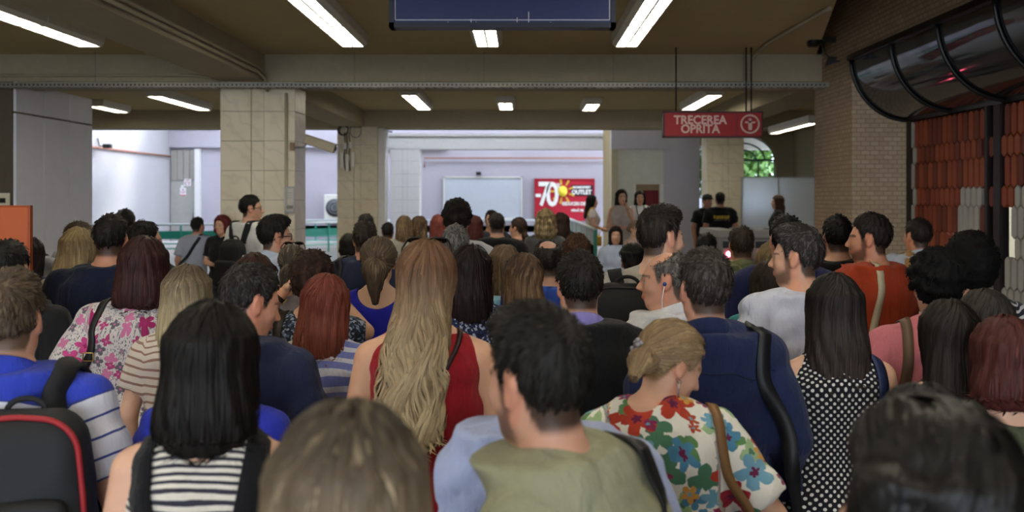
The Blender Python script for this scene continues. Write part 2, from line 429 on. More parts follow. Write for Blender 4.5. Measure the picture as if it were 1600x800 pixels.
ARMS = {  # elbow, wrist in canonical right-hand side (x mirrored for the left)
 'down': ((.245, -.035, 1.155), (.265, .055, .91)), 'out': ((.30, -.05, 1.17), (.30, .06, .93)),
 'bent': ((.250, -.02, 1.16), (.13, .21, 1.09)), 'phone': ((.235, .02, 1.15), (.10, .25, 1.26)),
 'fold': ((.255, -.01, 1.15), (.02, .20, 1.13)), 'chin': ((.215, .07, 1.16), (.05, .17, 1.41)),
 'bag': ((.275, -.08, 1.18), (.21, .10, 1.06))}
class Person: pass
def person(label, hx, ty, s, sex='m', rot=0, yaw=0, pitch=0, roll=0, bx=None, skin='c69b7c', hair=None, top=None, bottom=None,
           arms=('down', 'down'), w=1.0, base=0.0, collar=None, face=None, beard=0, lean=(0, 0), shoes='2a2624', lod=None, up=0.0):
    d = FPX / s
    bxp = hx if bx is None else bx
    loc = at(bxp, ty, d); ztop = loc.z - base
    H = (ztop - .012 + up + (1 - math.cos(math.radians(pitch))) * .10)
    k = H / 1.75
    P = Person(); P.k = k; P.H = H; P.d = d
    f = sex == 'f'
    lod = lod if lod is not None else (0 if s >= 400 else 1 if s >= 200 else 2)
    hh = (.0068, .0095, .0135)[lod]; hb = (.0135, .017, .023)[lod]
    root = empty('person', (loc.x, loc.y, base), math.radians(rot)); tag(root, label, 'person', None); P.root = root
    # head offset in the person's frame
    off = Vector(((hx - bxp) / s, 0, 0)); off.rotate(Matrix.Rotation(-math.radians(rot), 3, 'Z'))
    LX, LY = off.x + lean[0], off.y + lean[1]
    z0b, z1b = .95 * k, 1.62 * k
    def bend(z):
        t = np.clip((np.asarray(z, float) - z0b) / (z1b - z0b), 0, 1.3) ** 2.1
        return t * LX, t * LY
    tab = TORSO[sex].copy(); tab[:, 1] *= w; tab[:, 2] *= (.4 + .6 * w) if w < 1 else w
    ww = 1 + (w - 1) * .6
    def torso(X, Y, Z, infl, za, zb, amin=0, bmin=0, n=2.4):
        zc = Z / k
        a = np.maximum(np.interp(zc, tab[:, 0], tab[:, 1]), amin) * k + infl
        b = np.maximum(np.interp(zc, tab[:, 0], tab[:, 2]), bmin) * k + infl
        bx_, by_ = bend(Z)
        cy = np.interp(zc, tab[:, 0], tab[:, 3]) * k + by_
        r = ((np.abs(X - bx_) / a) ** n + (np.abs(Y - cy) / b) ** n) ** (1 / n)
        return np.maximum(np.maximum((r - 1) * np.minimum(a, b), za - Z), Z - zb)
    def J(p):
        p = np.array(p, float) * k; bx_, by_ = bend(p[2]); return p + np.array((float(bx_), float(by_), 0))
    sw = (.163 if f else .187) * (1 + (w - 1) * .75)
    sh = [J((sg * sw, -.018, 1.405)) for sg in (-1, 1)]
    el_, wr = [], []
    for i, sg in enumerate((-1, 1)):
        a = arms[i]; e, r = ARMS[a] if isinstance(a, str) else a
        dx = sw - .187
        el_.append(J((sg * (e[0] + dx), e[1], e[2]))); wr.append(J((sg * (r[0] + (dx if r[0] > .15 else 0)), r[1], r[2])))
    ar = (.043 if f else .050) * k * ww
    pv = J((0, -.012, 1.50))
    R = (Matrix.Rotation(math.radians(yaw), 3, 'Z') @ Matrix.Rotation(-math.radians(pitch), 3, 'X') @ Matrix.Rotation(math.radians(roll), 3, 'Y'))
    Rn = np.array(R); HC = pv + Rn @ (np.array((0, .022, .140)) * k)
    P.HC, P.R = HC, Rn
    def Qof(p): return ((np.asarray(p) - HC) @ Rn) / k
    def loc2(q): return HC + Rn @ (np.asarray(q, float) * k)
    P.loc2 = loc2
    hx0, hy0, hz0 = HC
    # ---------------- body: one continuous surface
    ymin = min(-.20 * k * ww, min(p[1] for p in el_ + wr) - .07); ymax = max(.20 * k * ww, max(p[1] for p in el_ + wr) + .08, .17 * k)
    xmn = min(-.26 * k * ww, min(p[0] for p in el_ + wr) - .08); xmx = max(.26 * k * ww, max(p[0] for p in el_ + wr) + .08)
    zmx = max(hz0 + .14 * k, max(p[2] for p in wr) + .1)
    xs = lines(min(xmn, hx0 - .14 * k), hb, hx0 - .10 * k, hh, hx0 + .10 * k, hb, max(xmx, hx0 + .14 * k))
    ys = lines(min(ymin, hy0 - .16 * k), hb, hy0 - .125 * k, hh, hy0 + .135 * k, hb, max(ymax, hy0 + .16 * k))
    zs = lines(-.02, .03, .80 * k, hb, hz0 - .15 * k, hh, hz0 + .14 * k, hb, max(zmx, hz0 + .15 * k))
    B = Field(xs, ys, zs)
    B.put(lambda X, Y, Z: torso(X, Y, Z, 0, .82 * k, 1.50 * k), (-.26 * ww, -.24 * ww, .8 * k), (.26 * ww, .24 * ww, 1.52 * k), .03)
    nr = (.047 if f else .058) * k * (1 + (w - 1) * .5)
    B.rc(J((0, -.025, 1.46)), loc2((0, -.022, -.045)), nr * 1.05, nr, .03)
    for i, sg in enumerate((-1, 1)):
        B.rc(J((sg * .03, -.03, 1.495)), sh[i] + np.array((0, 0, .012 * k)), .034 * k, .042 * k * ww, .035)
        B.rc(sh[i], el_[i], ar * 1.18, ar * .86, .018)
        B.rc(el_[i], wr[i], ar * .86, ar * .58, .012)
        if f: B.el(J((sg * .068, .082, 1.265)), np.array((.062, .055, .062)) * k * ww, .03)
        hip, kn, an = np.array((sg * .088, -.005, .86)) * k, np.array((sg * .098, .01, .49)) * k, np.array((sg * .105, -.03, .07)) * k
        B.rc(hip, kn, .088 * k * ww, .058 * k, .03); B.rc(kn, an, .056 * k, .04 * k, .02)
        B.rc(an - np.array((0, .01, .025 * k)), an + np.array((sg * .015, .15 * k, -.045 * k)), .035 * k, .026 * k, .02)
    def hd(X, Y, Z):
        X, Y, Z = np.broadcast_arrays(X, Y, Z)
        q = Qof(np.stack([X.ravel(), Y.ravel(), Z.ravel()], 1))
        return (head_d(q[:, 0], q[:, 1], q[:, 2], f) * k).reshape(X.shape)
    B.put(hd, HC - .135 * k, HC + .135 * k, .025)
    V, Q = B.mesh(1)
    # colour of the skin itself
    sk = np.array(srgb(skin)[:3]); C = np.tile(sk, (len(V), 1))
    q = Qof(V); hl = hair or {}
    hc = np.array(srgb(hl.get('col', '2a211c'))[:3])
    def blend(m, c):
        nonlocal C
        m = np.clip(m, 0, 1)[:, None]; C = C * (1 - m) + np.asarray(c) * m
    nearh = np.linalg.norm(q, axis=1) < .2
    axq = np.abs(q[:, 0])
    blend(nearh * (axq > .066) * (np.abs(q[:, 1] + .01) < .03) * .5, sk * np.array((1.12, .8, .74)))
    if hl.get('style') in ('short', 'buzz', 'bald', 'curly', 'pony', 'bun'):
        zq = ZL_SHORT if hl['style'] not in ('pony', 'bun') else ZL_UP
        m = nearh * np.clip((q[:, 2] - np.interp(q[:, 1], *zq)) / .016 + .35, 0, 1) * (axq < .079)
        if hl['style'] == 'bald': m = m * np.clip((np.sqrt((q[:, 0] / .95) ** 2 + (q[:, 1] + hl.get('bald_y', .03)) ** 2 + (q[:, 2] - .12) ** 2) - hl.get('bald_r', .06)) / .02, 0, 1)
        blend(m * .9, hc * .8)
    if beard:
        m = nearh * np.clip((-.034 - np.clip(q[:, 1] - .012, 0, .06) * .55 - q[:, 2]) / .022 + .2, 0, 1) * np.clip((q[:, 1] - .0) / .02, 0, 1) * np.clip((q[:, 2] + .125) / .015, 0, 1)
        m = np.maximum(m, nearh * np.clip(1.6 - np.abs(q[:, 1] - .018) / .012, 0, 1) * np.clip(-q[:, 2] / .015 + .3, 0, 1) * np.clip((q[:, 2] + .11) / .02, 0, 1) * (axq > .045)); m = np.maximum(m, nearh * (axq < .028) * np.clip(1.5 - np.abs(q[:, 2] + .057) / .006, 0, 1) * (q[:, 1] > .07)) * .85
        blend(m * beard, hc * .9)
    if face or lod == 0 or beard:
        dl = np.sqrt((q[:, 0] / .026) ** 2 + ((q[:, 2] + .072) / .0125) ** 2); blend((dl < 1) * (q[:, 1] > .08) * .75, sk * np.array((.95, .52, .5)))
        db = np.maximum(np.abs(q[:, 2] - .017 + (axq - .03) ** 2 * 5) / .0045, np.abs(axq - .032) / .020); blend((db < 1.1) * (q[:, 1] > .05) * .8, hc * .8)
        de = np.sqrt((axq - .031) ** 2 + (q[:, 2] + .005) ** 2); blend((de < .012) * (np.abs(q[:, 2] + .005) < .0075) * (q[:, 1] > .07) * .7, (.45, .40, .37)); blend((de < .0062) * (q[:, 1] > .07), (.03, .02, .015))
    # hands: five separate fingers each
    if lod < 2 or face:
        hv, hq = hand_mesh()
        for i, sg in enumerate((-1, 1)):
            dr = Vector(wr[i] - el_[i]).normalized(); zax = -dr
            fwd = Vector((0, 1, 0)) if abs(dr.y) < .8 else Vector((0, 0, 1))
            yax = (fwd - zax * fwd.dot(zax)).normalized(); xax = yax.cross(zax)
            M = np.array(Matrix((xax, yax, zax)).transposed())
            v = hv.copy() * (k * (.90 if f else 1.02)); fq = hq
            if sg < 0: v[:, 0] *= -1; fq = hq[:, ::-1]
            v = v @ M.T + wr[i]
            Q = np.concatenate([Q, fq + len(V)]); V = np.concatenate([V, v]); C = np.concatenate([C, np.tile(sk, (len(v), 1))])
    me = mesh_np('body', V, Q); set_col(me, C); link('body', me, SKIN, root)
    # ---------------- clothes
    ph = rng.uniform(0, 6.28, 8)
    def folds(F, amp):
        X, Y, Z = F.ax[0][:, None, None], F.ax[1][None, :, None], F.ax[2][None, None, :]
        wv = 1.5 * np.sin(Z * 7 + X * 5 + ph[0]) + 1.2 * np.sin(Z * 13 - X * 11 + Y * 8 + ph[1])
        rdg = lambda a: 1 - 2 * np.abs(np.sin(a)) ** .7
        n = rdg(9 * X + 13 * Z + wv + ph[2]) * (.5 + .5 * np.sin(Z * 6 + X * 9 + ph[6])) + rdg(-11 * X + 12 * Z + 1.3 * wv + ph[3]) * (.5 + .5 * np.sin(Z * 7 - X * 7 + ph[7]))
        n = n + .6 * rdg(17 * X + 3 * Z + wv + ph[4]) + .5 * rdg(19 * Y + 9 * Z + wv + ph[5])
        F.F += (amp * n).astype(np.float32)
    def finish(F, name, mat, smooth=1, sleeves=False):
        V, Q = F.mesh(smooth); me = mesh_np(name, V, Q)
        th = np.arctan2(V[:, 0] - bend(V[:, 2])[0], -(V[:, 1]))        # 0 at the middle of the back
        a = me.attributes.new('pu', 'FLOAT_VECTOR', 'POINT')
        xx = V[:, 0] - bend(V[:, 2])[0]
        fu = np.clip((V[:, 2] - 1.36 * k) / (.04 * k), 0, 1)
        U = th * .145 * k * (1 - fu) + xx * fu; W_ = V[:, 2] + fu * .7 * (V[:, 1] + .11 * k)
        if sleeves:
            for i, sg in enumerate((-1, 1)):
                dv = (el_[i] - sh[i]) / np.linalg.norm(el_[i] - sh[i]); rel = V - sh[i]; al = rel @ dv; pp = rel - al[:, None] * dv
                e1 = np.array((0, -1., 0)) - dv * (-dv[1]); e1 /= np.linalg.norm(e1); e2 = np.cross(dv, e1)
                mk = (rel[:, 0] * sg > -.015 * k) & (np.linalg.norm(pp, axis=1) < .13 * k)
                U = np.where(mk, np.arctan2(pp @ e2, pp @ e1) * .066 * k + .9 * sg, U); W_ = np.where(mk, 1.405 * k - al, W_)
        a.data.foreach_set('vector', np.stack([U, W_, V[:, 1]], 1).astype(np.float32).ravel())
        return link(name, me, mat, root)
    P.top = None
    if top:
        inf = top.get('ease', .013); hem = top.get('hem', .84) * k; sl = top.get('sleeve', .6); neck = top.get('neck', 1.503) * k
        amin = top.get('amin', .155 if not f else 0); bmin = top.get('bmin', .105 if not f else 0)
        zh = min(hem, .8 * k)
        hc_ = hb * .95
        T = Field(lines(xmn - .02, hc_, xmx + .02), lines(ymin - .04, hc_, ymax + .04), lines(hem - .03, hc_ if hem > .7 * k else hc_ * 1.3, max(1.56 * k, max(p[2] for p in el_ + wr) + .08)))
        flare = top.get('flare', 0)
        def tq(X, Y, Z):
            if not flare: return torso(X, Y, Z, inf, hem, neck, amin, bmin)
            d = torso(X, Y, Z, inf, hem, neck, amin, bmin)
            t = np.clip((.98 * k - Z) / (.98 * k), 0, 1); bx_, by_ = bend(Z)
            aa, bb = (.178 * w + flare * t) * k + inf, (.125 * w + flare * .8 * t) * k + inf
            e = (np.sqrt(((X - bx_) / aa) ** 2 + ((Y - by_ + .015) / bb) ** 2) - 1) * bb
            e = e + .006 * np.sin(np.arctan2(X, -Y) * 13 + ph[6]) * t * 2
            e = np.maximum(np.maximum(e, hem - Z), Z - 1.0 * k)
            return smin(d, e, .03)
        T.put(tq, (xmn, ymin, hem), (xmx, ymax, neck), .02)
        if f:
            for sg in (-1, 1): T.el(J((sg * .068, .082, 1.265)), np.array((.062, .055, .062)) * k * ww + inf, .03)
        strap = top.get('strap')
        for i, sg in enumerate((-1, 1)):
            if strap is None:
                T.rc(J((sg * .045, -.028, 1.478)), sh[i] + np.array((-sg * (.0 if sl else .035 * k), 0, .014 * k)), .034 * k + inf * .8, (.042 if sl else .030) * k * ww + inf * .8, .03)
            if sl:
                fr = min(sl, 1); le = top.get('loose', .012)
                T.rc(sh[i], sh[i] + (el_[i] - sh[i]) * 1.0, ar * 1.2 + inf, ar * .9 + inf + le, .02, clip=fr if sl < 1 else None)
                if sl > 1: T.rc(el_[i], wr[i], ar * .9 + inf, ar * .62 + inf * .8, .02, clip=sl - 1)
        if top.get('scoop'):
            cz, rr = top['scoop']; c = J((0, -.075, cz))
            X, Y, Z = T.ax[0][:, None, None], T.ax[1][None, :, None], T.ax[2][None, None, :]
            T.F = smax(T.F, -(np.sqrt(((X - c[0]) / 1.15) ** 2 + ((Y - c[1]) * .6) ** 2 + (Z - c[2]) ** 2) - rr * k).astype(np.float32), .008)
        folds(T, top.get('fold', .0050))
        P.top = T
        P.topo = finish(T, top.get('name', 't_shirt'), top['mat'], sleeves=bool(sl))
    if collar:
        m = MB(); n = 36; cz = 1.503 * k; bx_, by_ = bend(cz)
        rings = []
        rx, ry = (nr + .018 * k), (nr + .020 * k)
        for j, (dr, dz) in enumerate(((.006, -.03), (.001, .034), (.006, .038), (.011, .034), (.024, -.014), (.020, -.018))):
            ring = []
            for a in range(n):
                t = 2 * math.pi * a / n; yy = -math.cos(t)
                ring.append(m.bm.verts.new((bx_ + math.sin(t) * (rx + dr * k), by_ - .018 * k + yy * (ry + dr * k), cz + dz * k - .022 * k * (yy + 1) * 1.2 + (.016 * k if yy < 0 else 0) * abs(yy))))
            rings.append(ring)
        for a, b in zip(rings, rings[1:]):
            for i in range(n):
                fc = m.bm.faces.new((a[i], a[(i + 1) % n], b[(i + 1) % n], b[i])); fc.smooth = True
        co = link('collar', m.mesh('collar'), collar, P.topo if top else root)
    bt = bottom or dict(kind='trousers', mat=cloth('trousers_dark', '26282e'))
    if bt.get('kind') != 'none':
        hz = bt.get('hem', .05 if bt['kind'] == 'trousers' else .48) * k
        T = Field(lines(-.28 * k * ww, .02, .28 * k * ww), lines(-.2 * k * ww, .02, .2 * k * ww), lines(hz - .03, .028, 1.06 * k))
        T.put(lambda X, Y, Z: torso(X, Y, Z, .011, .80 * k, 1.03 * k), (-.3, -.3, .8 * k), (.3, .3, 1.04 * k), .03)
        if bt['kind'] == 'trousers':
            for sg in (-1, 1):
                hip, kn, an = np.array((sg * .088, -.005, .86)) * k, np.array((sg * .098, .01, .49)) * k, np.array((sg * .105, -.03, .05)) * k
                T.rc(hip, kn, .095 * k * ww, .070 * k, .03); T.rc(kn, an, .070 * k, .058 * k, .02, clip=.96)
        else:
            T.put(lambda X, Y, Z: np.maximum(np.maximum((np.sqrt((X / (.19 * k * w + (.9 * k - Z) * .08)) ** 2 + ((Y + .012) / (.14 * k * w + (.9 * k - Z) * .07)) ** 2) - 1) * .14, hz - Z), Z - .92 * k),
                  (-.28, -.25, hz), (.28, .25, .95 * k), .03)
        folds(T, .003); finish(T, 'trousers' if bt['kind'] == 'trousers' else 'skirt', bt['mat'])
    for sg in (-1, 1):
        o = link('shoe', shoe_mesh(), plain('shoe_' + shoes, shoes, .5), root); o.location = (sg * .108 * k, -.03 * k, 0); o.scale = (sg * k, k, k)
    if hair: P.hairo = make_hair(P, root, hair, lod, k, f, HC, Rn, Qof, loc2)
    return P
_shoe = []
def shoe_mesh():
    if not _shoe:
        F = Field(lines(-.07, .012, .09), lines(-.10, .012, .24), lines(-.01, .012, .13))
        F.rc((0, -.02, .035), (.012, .12, .022), .042, .036, .02); F.rc((.012, .12, .022), (.016, .18, .018), .036, .026, .02); F.rc((0, -.02, .03), (0, -.02, .085), .042, .044, .02, clip=.9)
        F.F = np.maximum(F.F, (.004 - F.ax[2])[None, None, :].astype(np.float32))
        _shoe.append(mesh_np('shoe', *F.mesh(1)))
    return _shoe[0]
def ribbons(P, N, T, wd, C):
    """P (n,m,3) centre lines, N outward normals, wd (n,m) half widths, C (n,m,3) -> one ridge-shaped lock per row"""
    n, m = P.shape[:2]
    Bn = np.cross(T, N); Bn /= np.linalg.norm(Bn, axis=2, keepdims=True) + 1e-9
    W_ = wd[..., None]
    V = np.stack([P - Bn * W_, P + N * W_ * .55, P + Bn * W_], 2).reshape(-1, 3)     # (n,m,3 verts)
    i = np.arange(n)[:, None] * (m * 3) + np.arange(m - 1)[None] * 3
    q = []
    for c in (0, 1): q.append(np.stack([i + c, i + c + 1, i + 3 + c + 1, i + 3 + c], -1).reshape(-1, 4))
    return V, np.concatenate(q), np.repeat(C.reshape(-1, 1, 3), 3, 1).reshape(-1, 3)
def make_hair(P, root, h, lod, k, f, HC, Rn, Qof, loc2):
    st = h['style']; L = h.get('len', .3) * k; vol = h.get('vol', 1.0)
    root_c = np.array(srgb(h['col'])[:3]); tip_c = np.array(srgb(h.get('tip', h['col']))[:3]); hl = np.array(srgb(h.get('hl', h['col']))[:3]); hlp = h.get('hlp', .35)
    g = (.0075, .010, .015)[lod]
    if h.get('fine'): g = h['fine']
    long_ = st in ('long', 'bob'); tail = st in ('pony', 'bun')
    r = .17 * k if st not in ('afro', 'curly') else .22 * k
    lowz = L + .05 if long_ else (h.get('tail', .22) * k + .1 if tail else r)
    wx = (.17 if long_ else .15) * k * max(1, vol) if st not in ('afro', 'curly') else r
    T = Field(lines(HC[0] - wx - .01, g, HC[0] + wx + .01), lines(HC[1] - .25 * k, g, HC[1] + .18 * k), lines(HC[2] - max(lowz, .18 * k), g if L < .4 else g * 1.3, HC[2] + (.17 if st not in ('afro', 'curly') else .21) * k))
    X, Y, Z = np.meshgrid(*T.ax, indexing='ij')
    q = Qof(np.stack([X.ravel(), Y.ravel(), Z.ravel()], 1)); qx, qy, qz = q.T
    t = {'short': .009, 'buzz': .004, 'bald': .006, 'curly': .020, 'afro': .052, 'bob': .016, 'long': .014, 'pony': .010, 'bun': .010}[st] * vol
    top_ = h.get('top', {'short': .014, 'buzz': .003, 'bald': .004, 'curly': .018, 'afro': .04, 'bob': .010, 'long': .008, 'pony': .004, 'bun': .004}[st])
    d = el(qx, qy, qz, (h.get('sweep', 0), -.018 - (.006 if st == 'afro' else 0), .026 + top_ * .5), (.074 + t, .096 + t, .086 + t + top_ * .5))
    if st == 'short' and top_ > .018:    # quiff: more length over the forehead
        d = smin(d, el(qx, qy, qz, (h.get('sweep', 0) * 2, .030, .085 + top_ * .4), (.058, .060, .030 + top_ * .6)), .03)
    zl = ZL_SHORT if st in ('short', 'buzz', 'bald', 'curly') else ZL_UP if tail else ZL_FULL
    cut = np.interp(qy, *zl) - qz
    if st == 'afro': cut = np.interp(qy, [-.2, -.06, .02, .05, .2], [-.10, -.085, -.02, .05, .085]) - qz
    if st == 'bald': d = smax(d, -(np.sqrt((qx / .95) ** 2 + (qy + h.get('bald_y', .03)) ** 2 + (qz - .12) ** 2) - h.get('bald_r', .06)), .02)
    if zl is ZL_SHORT and st != 'curly': d = d + np.clip(1 + cut / .045, 0, 1) * (t + .001)
    d = smax(d, cut, .006)
    th = np.arctan2(qx, -(qy + .02)); sd = rng.uniform(0, 6.28, 4)
    if long_:
        lz = (Z.ravel() - HC[2]) / k; cx = HC[0]; Lk = L / k
        nap = (loc2((0, -.02, -.03)) - HC)
        zt = [-Lk, -Lk * .8 - .02, -.28, -.18, -.10, -.02, .06][::1]
        a_ = np.array([.070, .098, .112, .106, .098, .094, .086]); b_ = np.array([.028, .045, .052, .062, .080, .096, .10]); c_ = np.array([-.125, -.115, -.105, -.078, -.045, -.022, -.02])
        if Lk < .34: zt = [-Lk, -Lk + .02, -Lk * .72, -Lk * .5, -Lk * .35, -.02, .06]; a_ = np.array([.078, .094, .104, .104, .1, .094, .086]); b_ = np.array([.05, .062, .075, .085, .092, .098, .10]); c_ = np.array([-.05, -.045, -.04, -.035, -.03, -.022, -.02])
        a_ = a_ * (1 + (vol - 1) * .8); zt = np.maximum.accumulate(np.array(zt) + np.arange(7) * 1e-4)
        a = np.interp(lz, zt, a_) * h.get('wide', 1); b = np.interp(lz, zt, b_) * (1 + (vol - 1) * .5); c = np.interp(lz, zt, c_)
        px = (X.ravel() - cx) / k - np.interp(lz, [-.5, -.1, 0], [nap[0] / k, nap[0] / k, 0]) - h.get('side', 0) * np.clip(-lz / .3, 0, 1); py = (Y.ravel() - HC[1]) / k - np.interp(lz, [-.5, -.1, .02], [nap[1] / k, nap[1] / k, 0]) * .9
        e = (((np.abs(px) / a) ** 2.3 + (np.abs(py - c) / b) ** 2.3) ** (1 / 2.3) - 1) * np.minimum(a, b)
        e = np.maximum(np.maximum(e, -Lk - lz), lz - .06)
        e = smax(e, np.where(lz > -.16, qy - h.get('front', .022), -.1), .01)
        d = smin(d, e, .02)
    if tail:
        tp = np.array(h.get('tie', (0, -.118, .005)))
        if st == 'bun': d = smin(d, el(qx, qy, qz, tp + np.array((0, -.022, 0)), (.040, .034, .038)), .012)
        else:
            Tl = h.get('tail', .22); wt = loc2(tp); sd_ = h.get('tdir', (0, -.25, -1)); dv = np.array(sd_) / np.linalg.norm(sd_)
            P3 = (np.stack([X.ravel(), Y.ravel(), Z.ravel()], 1) - wt) / k
            m1 = np.array((0, -.035, -.01)) + dv * Tl * .2; m2 = m1 + dv * Tl * .8
            d = smin(d, rc(*P3.T, np.zeros(3), m1, .016, .034 * vol), .02); d = smin(d, rc(*P3.T, m1, m2, .034 * vol, .012), .02)
    if st in ('curly', 'afro') or h.get('curl'):
        fr = h.get('freq', 95 if st != 'afro' else 120); am = h.get('curl', .006)
        d = d + am * (np.sin(qx * fr + sd[0] + 2 * np.sin(qz * 40)) * np.sin(qy * fr + sd[1] + 2 * np.sin(qx * 37)) + np.sin(qz * fr + sd[2] + 2 * np.sin(qy * 33)) * .8)
    else:
        amp = .0028 if st != 'buzz' else .0006
        d = d + amp * (np.sin(th * 17 + 6 * np.sin(qz * 9 + sd[0]) + sd[1]) + .7 * np.sin(th * 41 + sd[2] + 3 * np.sin(qz * 15)))
    T.F = (d * k).reshape(X.shape).astype(np.float32)
    V, Q = T.mesh(1)
    ztop = HC[2] + .11 * k; span = L if long_ else .24 * k
    def colour(p, rnd):
        u = np.clip((ztop - p[..., 2] - h.get('gstart', .25) * span) / (span * (1 - h.get('gstart', .25))), 0, 1)[..., None]
        c = root_c * (1 - u) + tip_c * u
        m = (rnd < hlp)[..., None] * .75 * np.clip(u * 3 + (.25 if long_ else .8), 0, 1)
        c = c * (1 - m) + (hl * (1 - u * .4) + tip_c * u * .4) * m
        c = c * (.75 + .5 * ((rnd * 7.3) % 1))[..., None]
        return (c * .72 + .28 * (c @ np.array((.3, .59, .11)))[..., None]) * .86
    qv = Qof(V); tv = np.arctan2(qv[:, 0], -(qv[:, 1] + .02))
    rv = (np.sin(tv * 23 + sd[0]) * .5 + .5 + .3 * np.sin(tv * 57 + sd[1])) % 1
    C = colour(V, rv)
    # locks lying on that volume
    n = h.get('n', {0: 900, 1: 260, 2: 60}[lod] if (long_ or tail) else {0: 1100, 1: 380, 2: 60}[lod])
    if st == 'buzz': n = n // 2
    if n:
        short = not (long_ or tail)
        qa = Qof(V); wgt = np.ones(len(V))
        if long_: wgt = np.where(qa[:, 2] > -.03, 1.6, .6)
        si = rng.choice(len(V), n, p=wgt / wgt.sum()); p = V[si] + rng.normal(0, .002, (n, 3))
        rnd = rng.uniform(0, 1, n)
        if short: m, ds = 5, h.get('lock', .030 if st == 'short' else .02 if st == 'curly' else .012) * k / 4
        else: m, ds = (16, max(L, .2) * .75 / 15) if long_ else (12, .018 * k)
        ln = rng.uniform(.45, 1, n)
        pts, nor, tan = [], [], []
        ztip = HC[2] - L
        ph = rng.uniform(0, 6.28, n); part = h.get('part', .015)
        for j in range(m):
            nr = T.grad(p); qq = Qof(p)
            if long_:
                tp = np.clip((qq[:, 2] - .01) / .08, 0, 1)[:, None]
                v = np.stack([(qq[:, 0] - part) * 9, -.25 + 0 * ph, -.35 + 0 * ph], 1); v = (v @ Rn.T) * tp + np.array((0, 0, -1.)) * (1 - tp)
            elif tail:
                tie = np.array(h.get('tie', (0, -.118, .005))); v = (tie - qq); dist = np.linalg.norm(v, axis=1)
                v = v @ Rn.T; intail = (dist < .03) | (qq[:, 1] < tie[1] - .012)
                v = np.where(intail[:, None], np.array(h.get('tdir', (0, -.25, -1.))), v)
            else:
                cr = np.array(h.get('crown', (.012, -.06, .10))); v = qq - cr; v[:, 2] -= .05
                v[:, 1] += np.where(qq[:, 2] > .07, .09, 0) ; v[:, 0] += h.get('comb', 0) * np.where(qq[:, 2] > .06, .1, 0)
                v = v @ Rn.T; v /= np.linalg.norm(v, axis=1, keepdims=True) + 1e-9
                v = v + rng.normal(0, .35 if st != 'curly' else .9, (n, 3)) * (1 if j == 0 else .3)
            v = v - nr * (v * nr).sum(1, keepdims=True); v /= np.linalg.norm(v, axis=1, keepdims=True) + 1e-9
            if j and tan: v = v * .7 + tan[-1] * .3; v /= np.linalg.norm(v, axis=1, keepdims=True) + 1e-9
            pts.append(p); nor.append(nr); tan.append(v)
            adv = ds * ln
            if short and st != 'afro': adv = adv * np.clip((qq[:, 2] - np.interp(qq[:, 1], *zl) - .006) / .02, .05, 1)
            p = p + v * adv[:, None]
            fval = T.sample(p)
            want = (.0015 + .003 * rnd) if not short else (.001 + (j + 1) * h.get('lift', .0016) * (.4 + rnd))
            if long_:
                wave = h.get('wave', 0) * np.sin(2.5 * np.sin(4 * np.arctan2(qq[:, 0], -qq[:, 1]) + ph[0]) + ph * .25 + p[:, 2] * 34) * np.clip((HC[2] - p[:, 2]) / .2, 0, 1)
                want = want + np.abs(wave) * .6; p = p + np.cross(v, nr) * (wave * .5)[:, None]
                free = p[:, 2] < ztip + .03
                if free.any(): p[free] = pts[-1][free] + np.array((0, 0, -1.)) * (ds * ln)[free][:, None] * .06 + np.stack([np.sin(ph), np.cos(ph), 0 * ph], 1)[free] * .003
                p = p - nr * np.where(free, 0, np.clip(fval - want, -.02, .02))[:, None]
            else: p = p - nr * np.clip(fval - want, -.02, .02)[:, None]
        Pp, Nn, Tt = np.stack(pts, 1), np.stack(nor, 1), np.stack(tan, 1)
        tt = np.linspace(0, 1, m)[None]
        w0 = h.get('lw', .0042 if not short else .0030) * k * (1, 1.35, 1.9)[lod]
        wd = w0 * (.6 + .8 * rng.uniform(0, 1, (n, 1))) * np.clip(1.02 - tt ** 3, .08, 1) * np.clip(tt * 6 + .25, 0, 1)
        Cc = colour(Pp, np.repeat(rnd[:, None], m, 1))
        v2, q2, c2 = ribbons(Pp, Nn, Tt, wd, Cc)
        Q = np.concatenate([Q, q2 + len(V)]); V = np.concatenate([V, v2]); C = np.concatenate([C, c2])
    P.hairF = T
    me = mesh_np('hair', V, Q); set_col(me, np.clip(C, 0, 1))
    return link('hair', me, HAIRG if h.get('gloss') else HAIRC if st in ('curly', 'afro') else HAIR, root)
